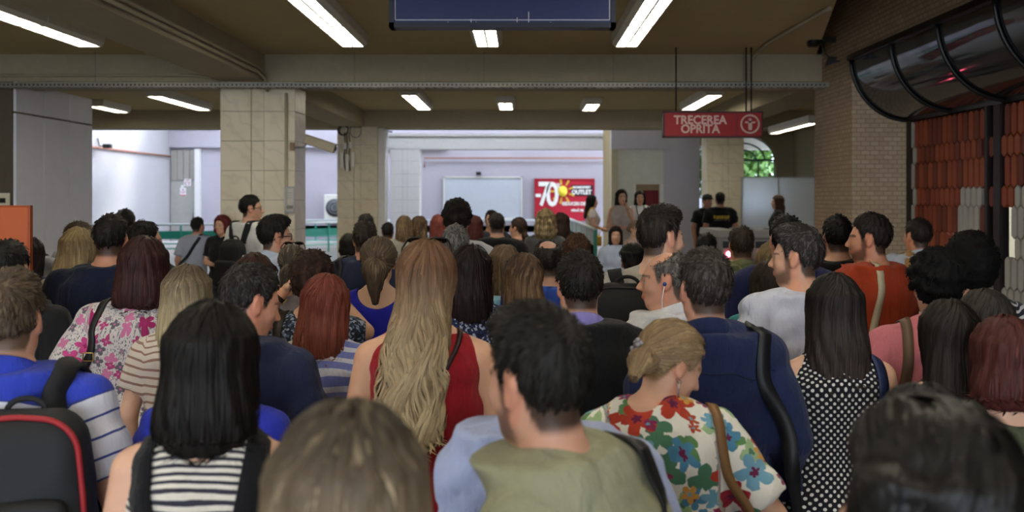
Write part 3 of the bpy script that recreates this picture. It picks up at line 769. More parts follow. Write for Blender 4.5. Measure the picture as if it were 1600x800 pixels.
# ------------------------------------------------------------------ surfaces
def concrete(name, c0, c1, scale=1.2, bs=55, bst=.5, rough=.9):
    if name in MATS: return MATS[name]
    m, t, b = newmat(name, rough, .2); co = objco(t)
    f = noise(t, co, scale, 5, .6); g = noise(t, co, 14, 4, .7)
    c = t.mix(f, srgb(c0), srgb(c1)); d = t.mix(t.math('MULTIPLY', g, .35), c, tuple(x * .55 for x in srgb(c0)[:3]) + (1,))
    t.link(d, b.inputs['Base Color']); bump(t, b, noise(t, co, bs, 4, .7), bst, .02)
    MATS[name] = m; return m
def brickmat(name, c0, c1, mortar, bw=.13, bh=.05, swap=False):
    m, t, b = newmat(name, .85, .2); co = objco(t)
    sp = t.new('ShaderNodeSeparateXYZ'); t.link(co, sp.inputs[0]); cb = t.new('ShaderNodeCombineXYZ')
    t.link(t.math('ADD', sp.outputs[0], sp.outputs[1]), cb.inputs[0]); t.link(sp.outputs[2], cb.inputs[1])
    br = t.new('ShaderNodeTexBrick', ins={'Scale': 1.0, 'Mortar Size': .006, 'Brick Width': bw, 'Row Height': bh, 'Color1': srgb(c0), 'Color2': srgb(c1), 'Mortar': srgb(mortar)})
    t.link(cb.outputs[0], br.inputs['Vector'])
    g = noise(t, co, 3, 4); t.link(t.mix(t.math('MULTIPLY', g, .3), br.outputs['Color'], srgb('4a4038')), b.inputs['Base Color'])
    h = t.math('SUBTRACT', noise(t, co, 80, 2), br.outputs['Fac']); bump(t, b, h, .6, .008)
    return m
def marblemat():
    m, t, b = newmat('marble', .35, .4); co = objco(t); oi = t.new('ShaderNodeObjectInfo')
    ad = t.new('ShaderNodeVectorMath'); ad.operation = 'ADD'; t.link(co, ad.inputs[0]); t.link(oi.outputs['Location'], ad.inputs[1])
    w = t.new('ShaderNodeTexWave', ins={'Scale': 2.2, 'Distortion': 9, 'Detail': 4, 'Detail Scale': 1.6}); w.bands_direction = 'DIAGONAL'; t.link(ad.outputs[0], w.inputs['Vector'])
    f = noise(t, ad.outputs[0], 2.5, 4)
    c = t.mix(f, srgb('c2b596'), srgb('dcd3bd')); c = t.mix(t.math('MULTIPLY', t.math('POWER', w.outputs['Fac'], 6), .22), c, srgb('9c9076'))
    t.link(c, b.inputs['Base Color']); return m
M_CEIL = concrete('ceiling_plaster', 'c6b489', 'dccb9f', .8, 60, .9)
M_BEAM = concrete('beam_plaster', 'a89e86', 'beb49c', 1.1, 60, .6)
M_LAV = concrete('pale_wall', 'b9b6c2', 'cfccd6', .7, 40, .25)
M_BACK = concrete('back_wall_paint', 'a9a5b3', 'bdb9c6', .6, 40, .25)
M_WHITE = concrete('white_wall', 'd6d5d8', 'e6e5e6', .6, 40, .2)
M_CREAM = concrete('cream_wall', 'b5ab90', 'c6bda4', .8, 40, .2)
M_BRICK = brickmat('small_brick', 'c2ad92', 'b39e82', '9c8a74', .10, .05)
M_MARBLE = marblemat()
M_METAL = plain('dark_metal', '2b2b2d', .45, metal=.6)
M_BLACK = plain('black_plastic', '141415', .35)
M_WHITEM = plain('white_enamel', 'd9d9d4', .45)
M_GREYM = plain('grey_metal', '8d8f90', .4, metal=.5)
M_FLOOR = None
def floormat():
    m, t, b = newmat('granite_floor', .35, .4); co = objco(t)
    br = t.new('ShaderNodeTexBrick', ins={'Scale': 1.0, 'Mortar Size': .006, 'Brick Width': .6, 'Row Height': .6, 'Color1': srgb('8b8682'), 'Color2': srgb('7d7975'), 'Mortar': srgb('55524e')})
    br.offset = 0; t.link(co, br.inputs['Vector'])
    sp = noise(t, co, 160, 2); t.link(t.mix(t.math('MULTIPLY', sp, .5), br.outputs['Color'], srgb('5c5854')), b.inputs['Base Color']); return m
M_FLOOR = floormat()

# ------------------------------------------------------------------ room shell
struct('floor', MB().box((-16, -7, -.2), (9, 40.3, 0)), M_FLOOR)
struct('trim_1', MB().box((1.05, 12.6, 0), (9, 22.9, .30)).box((1.05, 12.3, 0), (9, 12.6, .15)), M_FLOOR)   # raised landing behind the gates
ZC, ZB = 3.57, 3.24
struct('ceiling', MB().box((-16, -7, ZC), (9, 8.0, ZC + .2)).box((-16, 12.1, ZC), (9, 20.3, ZC + .2)).prism([(-16, 8.0), (2.59, 8.0), (3.58, 12.1), (-16, 12.1)], 2, ZC, ZC + .2).box((4.12, 20.3, ZC), (9, 28.0, ZC + .2)), M_CEIL)
struct('trim_2', MB().box((-16, 20.3, 5.9), (-13.4, 40.3, 6.1)).box((-9.6, 20.3, 5.9), (9, 22.3, 6.1)).box((-9.6, 26.2, 5.9), (9, 37.6, 6.1)).box((-9.6, 22.3, 5.9), (-5, 26.2, 6.1)).box((1.5, 22.3, 5.9), (9, 26.2, 6.1)).box((-5, 24.6, 5.9), (1.5, 26.2, 6.1)).box((-13.4, 38.6, 5.9), (-9.6, 40.3, 6.1)).box((-9.6, 39.2, 5.9), (9, 40.3, 6.1)).box((-13.4, 20.3, 5.9), (-9.6, 30, 6.1)), M_BEAM)  # atrium roof around its skylights
struct('trim_3', MB().box((-16, 20.3, ZC + .2), (9, 20.5, 6.1)), M_BEAM)
struct('trim_4', MB().box((-9, 12.1, ZB), (9, 12.7, ZC + .05)).box((-9, 12.16, ZB - .06), (9, 12.64, ZB)), M_BEAM)                 # cross beam over the first columns
struct('trim_5', MB().box((-16, 19.7, ZB - .03), (9, 20.3, ZC + .05)), M_BEAM)
struct('trim_6', MB().box((-3.65, 27.3, 3.17), (9, 27.9, 3.6)).box((-3.65, 27.22, 3.52), (9, 27.3, 3.58)), M_WHITE)
struct('trim_7', MB().box((-3.67, -7, ZB), (-3.12, 12.1, ZC + .05)), M_BEAM)
struct('trim_8', MB().box((-3.67, 12.7, ZB), (-3.12, 19.7, ZC + .05)), M_BEAM)
struct('trim_9', MB().box((3.67, 12.7, ZB), (4.3, 19.7, ZC + .05)), M_BEAM)
struct('trim_10', MB().box((-9, 4.2, ZB), (3.6, 4.8, ZC + .05)), M_BEAM)
struct('trim_14', MB().box((2.4, 7.8, 5.0), (4.95, 12.7, 5.2)).box((2.4, 12.1, ZC), (3.65, 12.3, 5.0)).box((2.4, 7.8, ZC + .2), (3.65, 8.0, 5.0)).prism([(2.49, 8.0), (2.59, 8.0), (3.58, 12.1), (3.48, 12.1)], 2, ZC + .2, 5.0), M_BEAM)   # raised slot along the brick wall
# right hand brick wall with its niche
struct('wall_right', MB().box((3.65, 11.0, 0), (4.95, 12.4, 5.0)).box((3.65, -7, 3.37), (4.95, 11.0, 5.0)).box((4.28, 11.0, 0), (4.95, 11.05, 3.4)), M_BRICK)
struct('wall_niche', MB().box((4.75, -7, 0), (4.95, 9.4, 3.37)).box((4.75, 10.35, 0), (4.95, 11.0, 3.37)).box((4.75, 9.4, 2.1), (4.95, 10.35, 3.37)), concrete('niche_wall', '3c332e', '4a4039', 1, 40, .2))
struct('wall_left', MB().box((-9.2, -7, 0), (-9, 14.4, ZC + .05)), M_CREAM)
struct('wall_rear', MB().box((-9, -7.2, 0), (-7.5, -7, ZC + .05)).box((-7.5, -7.2, 3.45), (4.9, -7, ZC + .05)), M_CREAM)  # unseen rear left wide open to let more daylight onto the crowd
struct('wall_back', MB().box((-16, 40, 0), (9, 40.3, 6.1)).box((-16, 39.8, 3.86), (-3.0, 40, 4.5)), M_BACK)
struct('wall_atrium', MB().box((-14.4, 20.3, 0), (-14.1, 40, 6.1)), concrete('atrium_wall', 'a9a8ae', 'b9b8be', .6, 40, .2))
struct('wall_far_left', MB().box((-16, 14.4, 0), (-9.0, 14.6, ZC)).box((-14.4, 14.6, 0), (-14.1, 20.3, ZC)), M_CREAM)
struct('wall_side_right', MB().box((7.1, 12.4, 0), (7.3, 26, ZC + .05)).box((4.95, 12.2, 0), (7.3, 12.4, ZC)), M_CREAM)
# wall with the arched window and the slit window beside it
def arch_wall():
    cx, rx, zt, rz, zs = 5.77, .87, 2.82, .64, 1.5
    y0, y1, z1 = 26.0, 26.25, ZC + .05
    arc = [(cx + rx * math.cos(a), zt + rz * math.sin(a)) for a in np.linspace(0, math.pi / 2, 13)]
    arcl = [(cx - rx * math.cos(a), zt + rz * math.sin(a)) for a in np.linspace(0, math.pi / 2, 13)]
    m = MB()
    m.prism([(cx + rx, 0), (7.3, 0), (7.3, z1), (cx, z1)] + arc[::-1], 1, y0, y1)
    m.prism([(cx - rx, 0), (cx - rx - .03, 0), (cx - rx - .03, z1), (cx, z1)] + arcl[::-1], 1, y0, y1)
    m.box((cx - rx, y0, 0), (cx + rx, y1, zs)).box((4.5, y0, 0), (cx - rx, y1, .6)).box((4.5, y0, 3.2), (cx - rx, y1, z1)).box((4.0, y0, 0), (4.62, y1, z1))
    struct('wall_arch', m, M_CREAM)
    fm = plain('window_frame_teal', '3f6065', .5)
    g, t, b = newmat('window_glass', .03, .5); b.inputs['Transmission Weight'].default_value = 1; b.inputs['IOR'].default_value = 1.05; b.inputs['Base Color'].default_value = (.85, .95, 1, 1)
    w = MB(); yb = y0 + .1
    for f in (1.0, .7, .42):
        w.tube([(cx + rx * f * math.cos(a), yb, zt + rz * f * math.sin(a)) for a in np.linspace(0, math.pi, 25)], .022, 6)
    w.box((cx - rx, yb - .025, zt - .025), (cx + rx, yb + .025, zt + .025)).box((cx - rx, yb - .03, zs), (cx + rx, yb + .03, zs + .05))
    for x in (cx - rx, cx - .435, cx, cx + .435, cx + rx): w.box((x - .018, yb - .02, zs), (x + .018, yb + .02, zt))
    wo = w.build('window_1', fm); wo['kind'] = 'structure'
    p = MB(); p.prism([(cx - rx, zs), (cx + rx, zs), (cx + rx, zt)] + [(cx + rx * math.cos(a), zt + rz * math.sin(a)) for a in np.linspace(0, math.pi, 25)][1:], 1, yb - .004, yb + .004)
    p.build('pane', g, wo)
    w2 = MB(); w2.box((4.62, yb - .02, .6), (4.66, yb + .02, 3.2)).box((4.86, yb - .02, .6), (4.90, yb + .02, 3.2)).box((4.62, yb - .02, 1.9), (4.90, yb + .02, 1.94)).box((4.62, yb - .02, 2.55), (4.90, yb + .02, 2.59))
    w2o = w2.build('window_2', M_WHITEM); w2o['kind'] = 'structure'
    MB().box((4.66, yb - .004, .6), (4.86, yb + .004, 3.2)).build('pane', g, w2o)
arch_wall()
# skylight bars of the atrium
sk = MB()
for y in np.arange(30.6, 38.5, 1.1): sk.box((-13.4, y - .03, 5.95), (-9.6, y + .03, 6.05))
for x in (-12.1, -10.9): sk.box((x - .03, 30, 5.95), (x + .03, 38.6, 6.05))
_w3 = struct('window_3', sk, M_WHITEM)
# kiosk front with a doorway, right of the poster
K = 23.0
struct('wall_kiosk', MB().box((3.28, K, 0), (4.11, K + .2, ZC)).box((2.07, K - .02, 2.96), (3.28, K + .2, ZC)), M_LAV)
_dp = MB().box((2.22, K + .02, 2.145), (3.28, K + .12, 2.96)).build('door_1', plain('door_panel_white', 'c9cbc2', .6)); _dp['kind'] = 'structure'
MB().box((2.22, K + .03, .3), (2.60, K + .10, 2.145)).build('fixed_leaf', plain('door_panel_white', 'c9cbc2'), _dp)
MB().box((3.20, K + .02, .3), (3.28, K + .14, 2.145)).build('door_jamb', M_WHITEM, _dp)
MB().box((2.60, K + .02, .3), (2.64, K + .14, 2.145)).build('door_jamb', M_WHITEM, _dp)
struct('trim_11', MB().box((2.07, K - .05, 0), (2.22, K + .2, 2.96)), M_CREAM)
struct('wall_kiosk_inner', MB().box((2.07, 25.2, 0), (4.11, 25.3, ZC)).box((2.07, K + .2, 0), (2.12, 25.2, ZC)).box((4.06, K + .2, 0), (4.11, 25.2, ZC)), plain('kiosk_inner', 'a59370', .8))
_c = empty('locker', (3.19, 24.6, .3)); tag(_c, 'dark red metal locker inside the kiosk doorway', 'locker')
MB().box((-.17, -.2, 0), (.17, .25, 1.72), .01).build('body', plain('locker_red', '7a1420', .5), _c)
MB().box((-.155, -.215, .06), (.155, -.2, 1.66)).build('door', plain('locker_red_door', '861824', .45), _c)
MB().box((.10, -.235, .85), (.125, -.215, 1.0)).build('handle', M_GREYM, _c)

# columns: marble clad, slab by slab
_slab = {}
def slab(w_, h_, th=.02):
    key = (round(w_, 3), round(h_, 3))
    if key not in _slab: _slab[key] = MB().box((-w_ / 2 + .002, -th, .002), (w_ / 2 - .002, 0, h_ - .002), .003).mesh('marble_slab')
    return _slab[key]
def marble_column(name, x0, x1, y0, dep, z1, M_MARBLE=M_MARBLE):
    core = struct(name, MB().box((x0 + .02, y0 + .02, 0), (x1 - .02, y0 + dep, z1)), plain('column_core', '6e675a', .9))
    wd = x1 - x0; sw = wd * .415; gap = wd - 2 * sw
    rows = 9; h = z1 / rows
    for r in range(rows):
        for (cx, w_) in ((x0 + sw / 2, sw), (x1 - sw / 2 - .0, sw)):
            o = link('marble_slab', slab(w_, h), M_MARBLE, core); o.location = (cx, y0 + .02, r * h)
        o = link('marble_slab', slab(gap, h), M_MARBLE, core); o.location = ((x0 + x1) / 2, y0 + .03, r * h)
        for sx, rot in ((x1 - .02, math.pi / 2), (x0 + .02, -math.pi / 2)):
            o = link('marble_slab', slab(dep - .02, h), M_MARBLE, core); o.location = (sx, y0 + .02 + (dep - .02) / 2, r * h); o.rotation_euler = (0, 0, rot)
    return core
marble_column('column_1', -3.67, -2.76, 12.12, .6, ZB)
marble_column('column_2', -3.65, -2.85, 19.7, .6, ZB)
marble_column('column_3', -3.60, -2.80, 27.3, .6, 3.2, M_WHITE)  # white instead of marble: atrium daylight put into the column's colour
marble_column('column_4', 3.67, 4.40, 19.7, .6, ZB)
struct('trim_lit_side', MB().box((-2.845, 19.74, 0), (-2.71, 20.2, ZB)), M_WHITE)  # white strip added in place of the second column's daylit side
# metal clad pier at the left
pier = struct('wall_pier', MB().box((-7.6, 12.1, 0), (-6.19, 14.3, ZB)), concrete('pier_front', '5b5347', '675e50', 1, 40, .15))
cl = plain('grey_cladding', 'dedee8', .5, var=.05, bmp=.05)
for i in range(3):
    for (za, zb) in ((0, 2.86), (2.88, ZB)):
        pn = MB().box((-6.19, 12.12 + i * .725, za), (-6.155, 12.12 + (i + 1) * .725 - .018, zb), .006).build('cladding_panel', cl, pier)
_n = MB().box((-.09, -.008, -.15), (.09, 0, .15)).build('notice_sheet', plain('paper_cream', 'cfc9b0', .8)); _n.location = at(4, 321, 12.05); tag(_n, 'small cream paper notice with print on the brown pier front', 'notice')
MB().box((-.03, -.010, .03), (.04, -.008, .09)).build('printed_picture', M_BLACK, _n)
MB().box((-.05, -.010, -.08), (.05, -.008, -.05)).build('printed_line', M_GREYM, _n)

# ------------------------------------------------------------------ ceiling lights
M_TUBE = emit('lamp_diffuser', 'fff6df', LAMP, 26)
_lm = {}
def ceiling_light(x, y0, label, L=1.25, z=ZC, n=1, group=None, w=.155):
    o = empty('ceiling_light', (x, y0, z)); tag(o, label, 'ceiling light', group)
    key = (L, w)
    if key not in _lm:
        h = MB().prism([(-w * 1.05, 0), (w * 1.05, 0), (w, -.09), (w * .78, -.13), (w * .70, -.13), (w * .70, -.115), (-w * .70, -.115), (-w * .70, -.13), (-w * .78, -.13), (-w, -.09)], 1, .006, L - .006)
        df = MB().box((-w * .7, .02, -.124), (w * .7, L - .02, -.116))
        rb = MB().box((-.011, .02, -.130), (.011, L - .02, -.124))
        ec = MB().prism([(-w * 1.05, -.01), (w * 1.05, -.01), (w, -.09), (w * .78, -.13), (-w * .78, -.13), (-w, -.09)], 1, -.004, .008)
        cr = MB().box((-w * .7, -.010, -.131), (w * .7, .010, -.124))
        _lm[key] = (h.mesh('housing'), df.mesh('diffuser'), rb.mesh('louvre_rib'), ec.mesh('end_caps'), cr.mesh('cross_rib'))
    a, b, c, d, e = _lm[key]
    hs = link('housing', a, M_WHITEM, o); link('end_cap', d, M_WHITEM, o); link('end_cap', d, M_WHITEM, o).location = (0, L - .004, 0); dfo = link('diffuser', b, M_TUBE, o); link('louvre_rib', c, M_WHITEM, dfo)
    for i in range(1, 3): link('cross_rib', e, M_WHITEM, dfo).location = (0, L * i / 3, 0)
    return o
y1 = 9.4
for x, nm in ((-4.62, 'left of the long ceiling beam'), (-1.80, 'left of the blue hanging sign'), (-.36, 'just behind the blue hanging sign'), (1.12, 'right of the blue hanging sign')):
    for j, w_ in enumerate(('far module', 'near module')):
        if x == -.36 and j: continue
        ceiling_light(x, y1 - j * 1.29, f'fluorescent ceiling light {nm}, {w_} of its row')
for x in (-4.62, -1.80, 1.12):
    for y in (5.3, 2.6, 1.33, -1.2, -2.47, -5.0):
        if y == 5.3 and x == -4.62: continue
        ceiling_light(x, y, 'fluorescent ceiling light overhead, out of the picture towards the camera', group='lights overhead out of view')
for (x, y, nm) in ((-1.78, 17.0, 'second bay, left of the square one'), (-.28, 17.0, 'second bay, seen end on in the middle'), (1.24, 17.2, 'second bay, small one right of the middle'), (3.05, 17.0, 'second bay, slanting above the red sign'),
                   (-1.78, 15.7, 'second bay, half hidden by the cable tray'), (-5.85, 17.1, 'second bay, long one between pier and first column'), (-5.85, 15.85, 'second bay, near module between pier and first column'), (-7.55, 17.6, 'second bay, faint one beside the grey pier'), (3.05, 15.7, 'second bay, near module above the red sign')):
    ceiling_light(x, y, 'fluorescent ceiling light in the ' + nm)
ceiling_light(4.49, 15.3, 'long bare fluorescent light beside the brick pier', L=2.5, z=3.10, w=.08)


# ------------------------------------------------------------------ cable tray, conduits
ct = empty('cable_tray', (0, 11.86, 3.135)); tag(ct, 'long perforated metal cable tray under the first cross beam', 'cable tray')
MB().box((-9, -.09, .0), (3.64, -.085, .055)).box((-9, .085, 0), (3.64, .09, .055)).build('side_rail', plain('galvanised', '8c8a80', .5, metal=.4), ct)
m = MB()
for x in np.arange(-8.95, 3.6, .10): m.box((x, -.085, .0), (x + .035, .085, .008))
o = m.build('rungs', MATS['galvanised'], ct); o['kind'] = 'stuff'
m = MB()
for x in np.arange(-8.98, 3.6, .05): m.box((x, -.093, .018), (x + .02, -.0895, .040))
o = m.build('perforations', M_BLACK, ct); o['kind'] = 'stuff'
for x in np.arange(-8.2, 3.6, 1.55): MB().tube([(x, .05, .03), (x, .05, ZC - 3.135)], .004, 6).build('hanger_rod', M_GREYM, ct)
for i in range(3): MB().tube([(x, -.04 + i * .035, .022 + .004 * math.sin(x * 2 + i)) for x in np.arange(-8.9, 3.6, .4)], .011, 6).build('cable', plain('cable_grey', ('3a3a38', '6d6a62', '24272b')[i], .6), ct)
cn = MB().tube([(-9, 12.03, 3.30), (-4.0, 12.03, 3.31), (-3.75, 12.03, 3.27)], .018).build('conduit', plain('conduit_pale', 'a79f86', .6)); tag(cn, 'thin pale conduit along the cross beam left of the first column', 'conduit')
cn = empty('conduit_pair', (0, 0, 0)); tag(cn, 'pair of pale conduits running along the side of the left ceiling beam', 'conduit')
for dz in (0, .055): MB().tube([(-3.08, 2, 3.30 + dz), (-3.08, 11.6, 3.30 + dz), (-3.08, 11.95, 3.26 + dz), (-3.08, 12.06, 3.12 + dz)], .02).build('pipe', MATS['conduit_pale'], cn)
oc = lambda px, py: at(px, py, (3.545 - CAMZ) * FPX / (PY0 - py))
p = [at(1170, 130, 12.05), at(1173, 95, 12.05), oc(1180, 86), oc(1200, 68), oc(1286, 18), oc(1296, 13)]
cn = MB().tube(p, .022).build('conduit', MATS['conduit_pale']); tag(cn, 'pale conduit bending across the ceiling to the brick wall', 'conduit')

# ------------------------------------------------------------------ hanging signs
def sign_box(name, label, lo, hi, mats, frame=.02):
    o = empty(name, ((lo[0] + hi[0]) / 2, lo[1], lo[2])); tag(o, label, 'sign')
    w_, h_, d_ = (hi[0] - lo[0]) / 2, hi[2] - lo[2], hi[1] - lo[1]
    MB().box((-w_ + frame * .6, 0, frame * .6), (w_ - frame * .6, d_, h_ - frame * .6)).build('face_panel', mats[0], o)
    m = MB()
    for (a, b) in (((-w_, -.012, 0), (w_, d_ + .012, frame)), ((-w_, -.012, h_ - frame), (w_, d_ + .012, h_)), ((-w_, -.012, 0), (-w_ + frame, d_ + .012, h_)), ((w_ - frame, -.012, 0), (w_, d_ + .012, h_))): m.box(a, b)
    m.build('frame', mats[1], o); return o, w_, h_
A, B_ = at(608, 43, 7.0), at(962, 43, 7.0)
so, w_, h_ = sign_box('hanging_sign', 'dark blue hanging sign with a white inset line at the top', (A.x, 7.0, A.z), (B_.x, 7.12, A.z + .44), (plain('sign_blue', '141f55', .4, var=.15), plain('sign_frame', '12182f', .45)), .035)
ln = plain('sign_line', 'b9bcc8', .6)
m = MB().box((-w_ + .04, -.004, .050), (w_ - .04, 0, .056)).box((-w_ + .04, -.004, .05), (-w_ + .046, 0, h_ - .05)).box((w_ - .046, -.004, .05), (w_ - .04, 0, h_ - .05)).box((-w_ + .04, -.004, h_ - .056), (w_ - .04, 0, h_ - .05)); m.build('inset_line', ln, so)
for x in (-.6, .6): MB().tube([(x, .06, h_), (x, .06, ZC - A.z)], .01, 6).build('hanger_rod', M_METAL, so)
for (px, l) in ((736, .05), (744, .03), (826, .10), (808, .06), (860, .03), (700, .03)):
    q = at(px, 30, 7.0); MB().box((q.x - (A.x + B_.x) / 2 - .003, -.003, .01), (q.x - (A.x + B_.x) / 2 + .003, 0, .01 + l)).build('scratch', ln, so)
A, B_ = at(1036, 215, 11.5), at(1192, 174, 11.5)
so, w_, h_ = sign_box('hanging_sign', 'red hanging sign lettered TRECEREA OPRITA with a figure in a ring', (A.x, 11.5, A.z), (B_.x, 11.58, B_.z), (plain('sign_red', '8e1216', .5, var=.06), plain('sign_frame_dark', '3a1214', .5)), .018)
tx = plain('sign_letter', 'c9a9a0', .6)
def facetext(parent, txt, size, px, py, d, ox, oz, mat, off=.0, sx=1.0, y=-.004, ex=.003):
    q = at(px, py, d); return text_mesh(txt, size, mat, parent, 'lettering', Matrix.Translation((q.x - ox, y, q.z - oz)) @ FACE, ex, off, sx=sx)
cx, cz = (A.x + B_.x) / 2, A.z
facetext(so, 'TRECEREA', .138, 1094, 188, 11.5, cx, cz, tx, .0035, .94); facetext(so, 'OPRITA', .138, 1094, 202, 11.5, cx, cz, tx, .0035, .94)
q = at(1172, 194, 11.5); rx, rz = q.x - cx, q.z - cz
m = MB(); m.tube([(rx + .102 * math.cos(a), -.006, rz + .102 * math.sin(a)) for a in np.linspace(0, 2 * math.pi, 33)], .011, 6); m.build('ring', tx, so)
m = MB().lathe([(.0, -.003), (.018, -.003), (.018, .003), (0, .003)], 14).xf(Matrix.Translation((rx, -.006, rz + .052)) @ Matrix.Rotation(math.pi / 2, 4, 'X'))
m.box((rx - .058, -.009, rz + .012), (rx + .058, -.003, rz + .030)).box((rx - .020, -.009, rz - .068), (rx + .020, -.003, rz + .030)); m.build('figure', tx, so)
q = at(1151, 194, 11.5); MB().box((q.x - cx - .003, -.004, .02), (q.x - cx + .003, 0, h_ - .02)).build('dividing_line', plain('sign_frame_dark', '3a1214'), so)
for px in (1057, 1167, 1175): q = at(px, 170, 11.5); MB().tube([(q.x - cx, .04, h_), (q.x - cx, .04, ZC - cz)], .009, 6).build('hanger_rod', M_METAL, so)

# ------------------------------------------------------------------ canopy and grille on the right
cg = empty('canopy', (3.65, 0, 0)); tag(cg, 'dark glossy curved canopy with black ribs on the brick wall', 'canopy')
def arcpts(off=0, n=14):
    out = []
    for i in range(n + 1):
        t = i / n * math.pi / 2; out.append((.60 - (.63 + off) * math.cos(t) + .03 - .0, 3.37 - (.68 + off) * math.sin(t)))
    return out
gm, t_, b_ = newmat('canopy_plastic', .08, .6); b_.inputs['Base Color'].default_value = (.012, .014, .02, 1)
bump(t_, b_, noise(t_, objco(t_), 2.5, 1), .08, .03)
ribs_y = [11.0, 9.82, 8.72, 7.66, 6.6, 5.5]
for a, b in zip(ribs_y, ribs_y[1:]):
    m = MB(); pr = arcpts()
    for (p0, p1) in zip(pr, pr[1:]):
        f = m.bm.faces.new([m.bm.verts.new(v) for v in ((p0[0], a, p0[1]), (p1[0], a, p1[1]), (p1[0], b, p1[1]), (p0[0], b, p0[1]))]); f.smooth = True
    for (p0, p1) in zip(arcpts(-.006), arcpts(-.006)[1:]):
        f = m.bm.faces.new([m.bm.verts.new(v) for v in ((p0[0], b, p0[1]), (p1[0], b, p1[1]), (p1[0], a, p1[1]), (p0[0], a, p0[1]))]); f.smooth = True
    bmesh.ops.remove_doubles(m.bm, verts=m.bm.verts, dist=.0005)
    m.build('canopy_pane', gm, cg)
for y in ribs_y: MB().tube([(p[0], y, p[1]) for p in arcpts(.015)], .019, 8).build('rib', M_BLACK, cg)
MB().box((-.05, 5.5, 3.345), (.03, 11.03, 3.40)).box((.58, 5.5, 2.66), (.66, 11.03, 2.72)).build('edge_rail', M_BLACK, cg)
gr = empty('tile_grille', (4.28, 0, 0)); tag(gr, 'screen of long six-sided red and white tiles under the canopy', 'screen')
tw = .118
def hexmesh(hgt):
    c = .035; m = MB().prism([(-tw / 2 + .017, c), (0, .006), (tw / 2 - .017, c), (tw / 2 - .017, hgt - c), (0, hgt - .006), (-tw / 2 + .017, hgt - c)], 0, -.02, .03)
    return m.mesh('tile')
hx = {h: [hexmesh(h).copy() for _ in range(4)] for h in (.30, .205)}
gms = [plain('tile_red', '8a3d24', .55, var=.3), plain('tile_brown', '6c2f1f', .55, var=.3), plain('tile_white', 'a9a69e', .4, var=.1), plain('tile_orange', '94492a', .55, var=.3)]
for h in hx:
    for i, me in enumerate(hx[h]): me.materials.append(gms[i])
z = 2.66; row = 0; ngt = 0
while z > .65:
    h = .30 if row % 2 == 0 else .205
    for c_ in range(26):
        y = 10.86 - c_ * tw - (tw / 2 if row % 2 else 0)
        px = PX0 + 4.28 * FPX / y; py = PY0 - (z - h / 2 - CAMZ) * FPX / y
        if abs(px - 1563) < 7 or abs(px - 1545) < 3.5: continue
        if (1548 < px < 1558 or 1567 < px < 1584) and 315 < py < 398: continue      # open cells with daylight behind
        wht = (px > 1500 and py > 300 and px < 1536) or (px > 1585 and py > 305) or (px > 1536 and py > 400) or (px > 1500 and py > 375) or c_ == 0
        idx = 2 if wht else (0, 1, 3)[int(rng.integers(0, 3))]
        o = link('tile', hx[h][idx], None, gr); o.location = (0, y, z - h); ngt += 1
    z -= h - .028; row += 1
m = MB()
for (px, wd) in ((1563, .06), (1546, .025), (1424, .05)):
    y = 4.28 * FPX / (px - PX0); m.box((-.035, y - wd, 0), (.05, y + wd, 2.70))
m.box((-.03, 7.4, 2.66), (.05, 10.97, 2.70)).box((-.03, 7.4, .55), (.05, 10.97, .62)); m.build('frame', plain('grille_frame', '1d1413', .5), gr)
sp = empty('wall_speaker', at(1283, 62, 11.05)); tag(sp, 'black round speaker on a bracket high on the brick wall', 'speaker')
MB().lathe([(.0, 0), (.06, 0), (.085, .06), (.085, .14), (.0, .15)], 20).xf(Matrix.Rotation(-math.pi / 2, 4, 'Y')).build('horn', M_BLACK, sp)
MB().box((-.01, -.015, -.03), (.16, .015, .03)).tube([(.02, 0, -.05), (.05, 0, -.16), (.12, 0, -.22)], .008, 6).build('bracket', M_BLACK, sp)
sp = empty('wall_speaker', at(1298, 96, 11.02)); tag(sp, 'small black box below the round speaker on the brick wall', 'speaker')
MB().prism([(-.06, -.05), (.05, -.02), (.05, .05), (-.02, .05)], 1, -.04, .04).build('box', M_BLACK, sp)
MB().box((.03, -.01, -.01), (.10, .01, .01)).build('bracket', M_BLACK, sp)

# ------------------------------------------------------------------ cameras, cables, notices on the columns
q = at(500, 225, 12.0)
cc = empty('security_camera', q); tag(cc, 'beige box security camera pointing down beside the first column', 'camera')
m = MB().box((-.19, -.06, -.055), (.19, .06, .055), .012).xf(Matrix.Rotation(math.radians(18), 4, 'Y')); m.build('housing', plain('camera_beige', '9a8f78', .5), cc)
m = MB().box((-.21, -.07, .05), (.20, .07, .062)).xf(Matrix.Rotation(math.radians(18), 4, 'Y')); m.build('sun_shield', plain('camera_beige', '9a8f78'), cc)
MB().tube([(-.16, 0, .02), (-.19, 0, -.04), (-.30, .05, -.04), (-.36, .2, -.04)], .014).build('bracket', M_GREYM, cc)
m = MB().lathe([(0, 0), (.03, 0), (.03, .01), (0, .012)], 14).xf(Matrix.Translation((.185, 0, -.06)) @ Matrix.Rotation(math.radians(108), 4, 'Y')); m.build('lens', M_BLACK, cc)
q = at(543, 203, 19.62)
cb = empty('cable_coil', q); tag(cb, 'coil of black cable with connector boxes on the second column', 'cables')
def ring(c, r, tr, sq=1): return MB().tube([(c[0] + r * math.cos(a), c[1] + .02 * math.sin(3 * a), c[2] + sq * r * math.sin(a)) for a in np.linspace(0, 2 * math.pi, 25)], tr, 6)
ring((-.09, 0, 0), .10, .012).build('cable_loop', M_BLACK, cb); ring((-.07, -.02, -.01), .085, .010, 1.1).build('cable_loop', M_BLACK, cb); ring((.16, 0, -.01), .11, .006, 1.3).build('cable_loop', M_BLACK, cb)
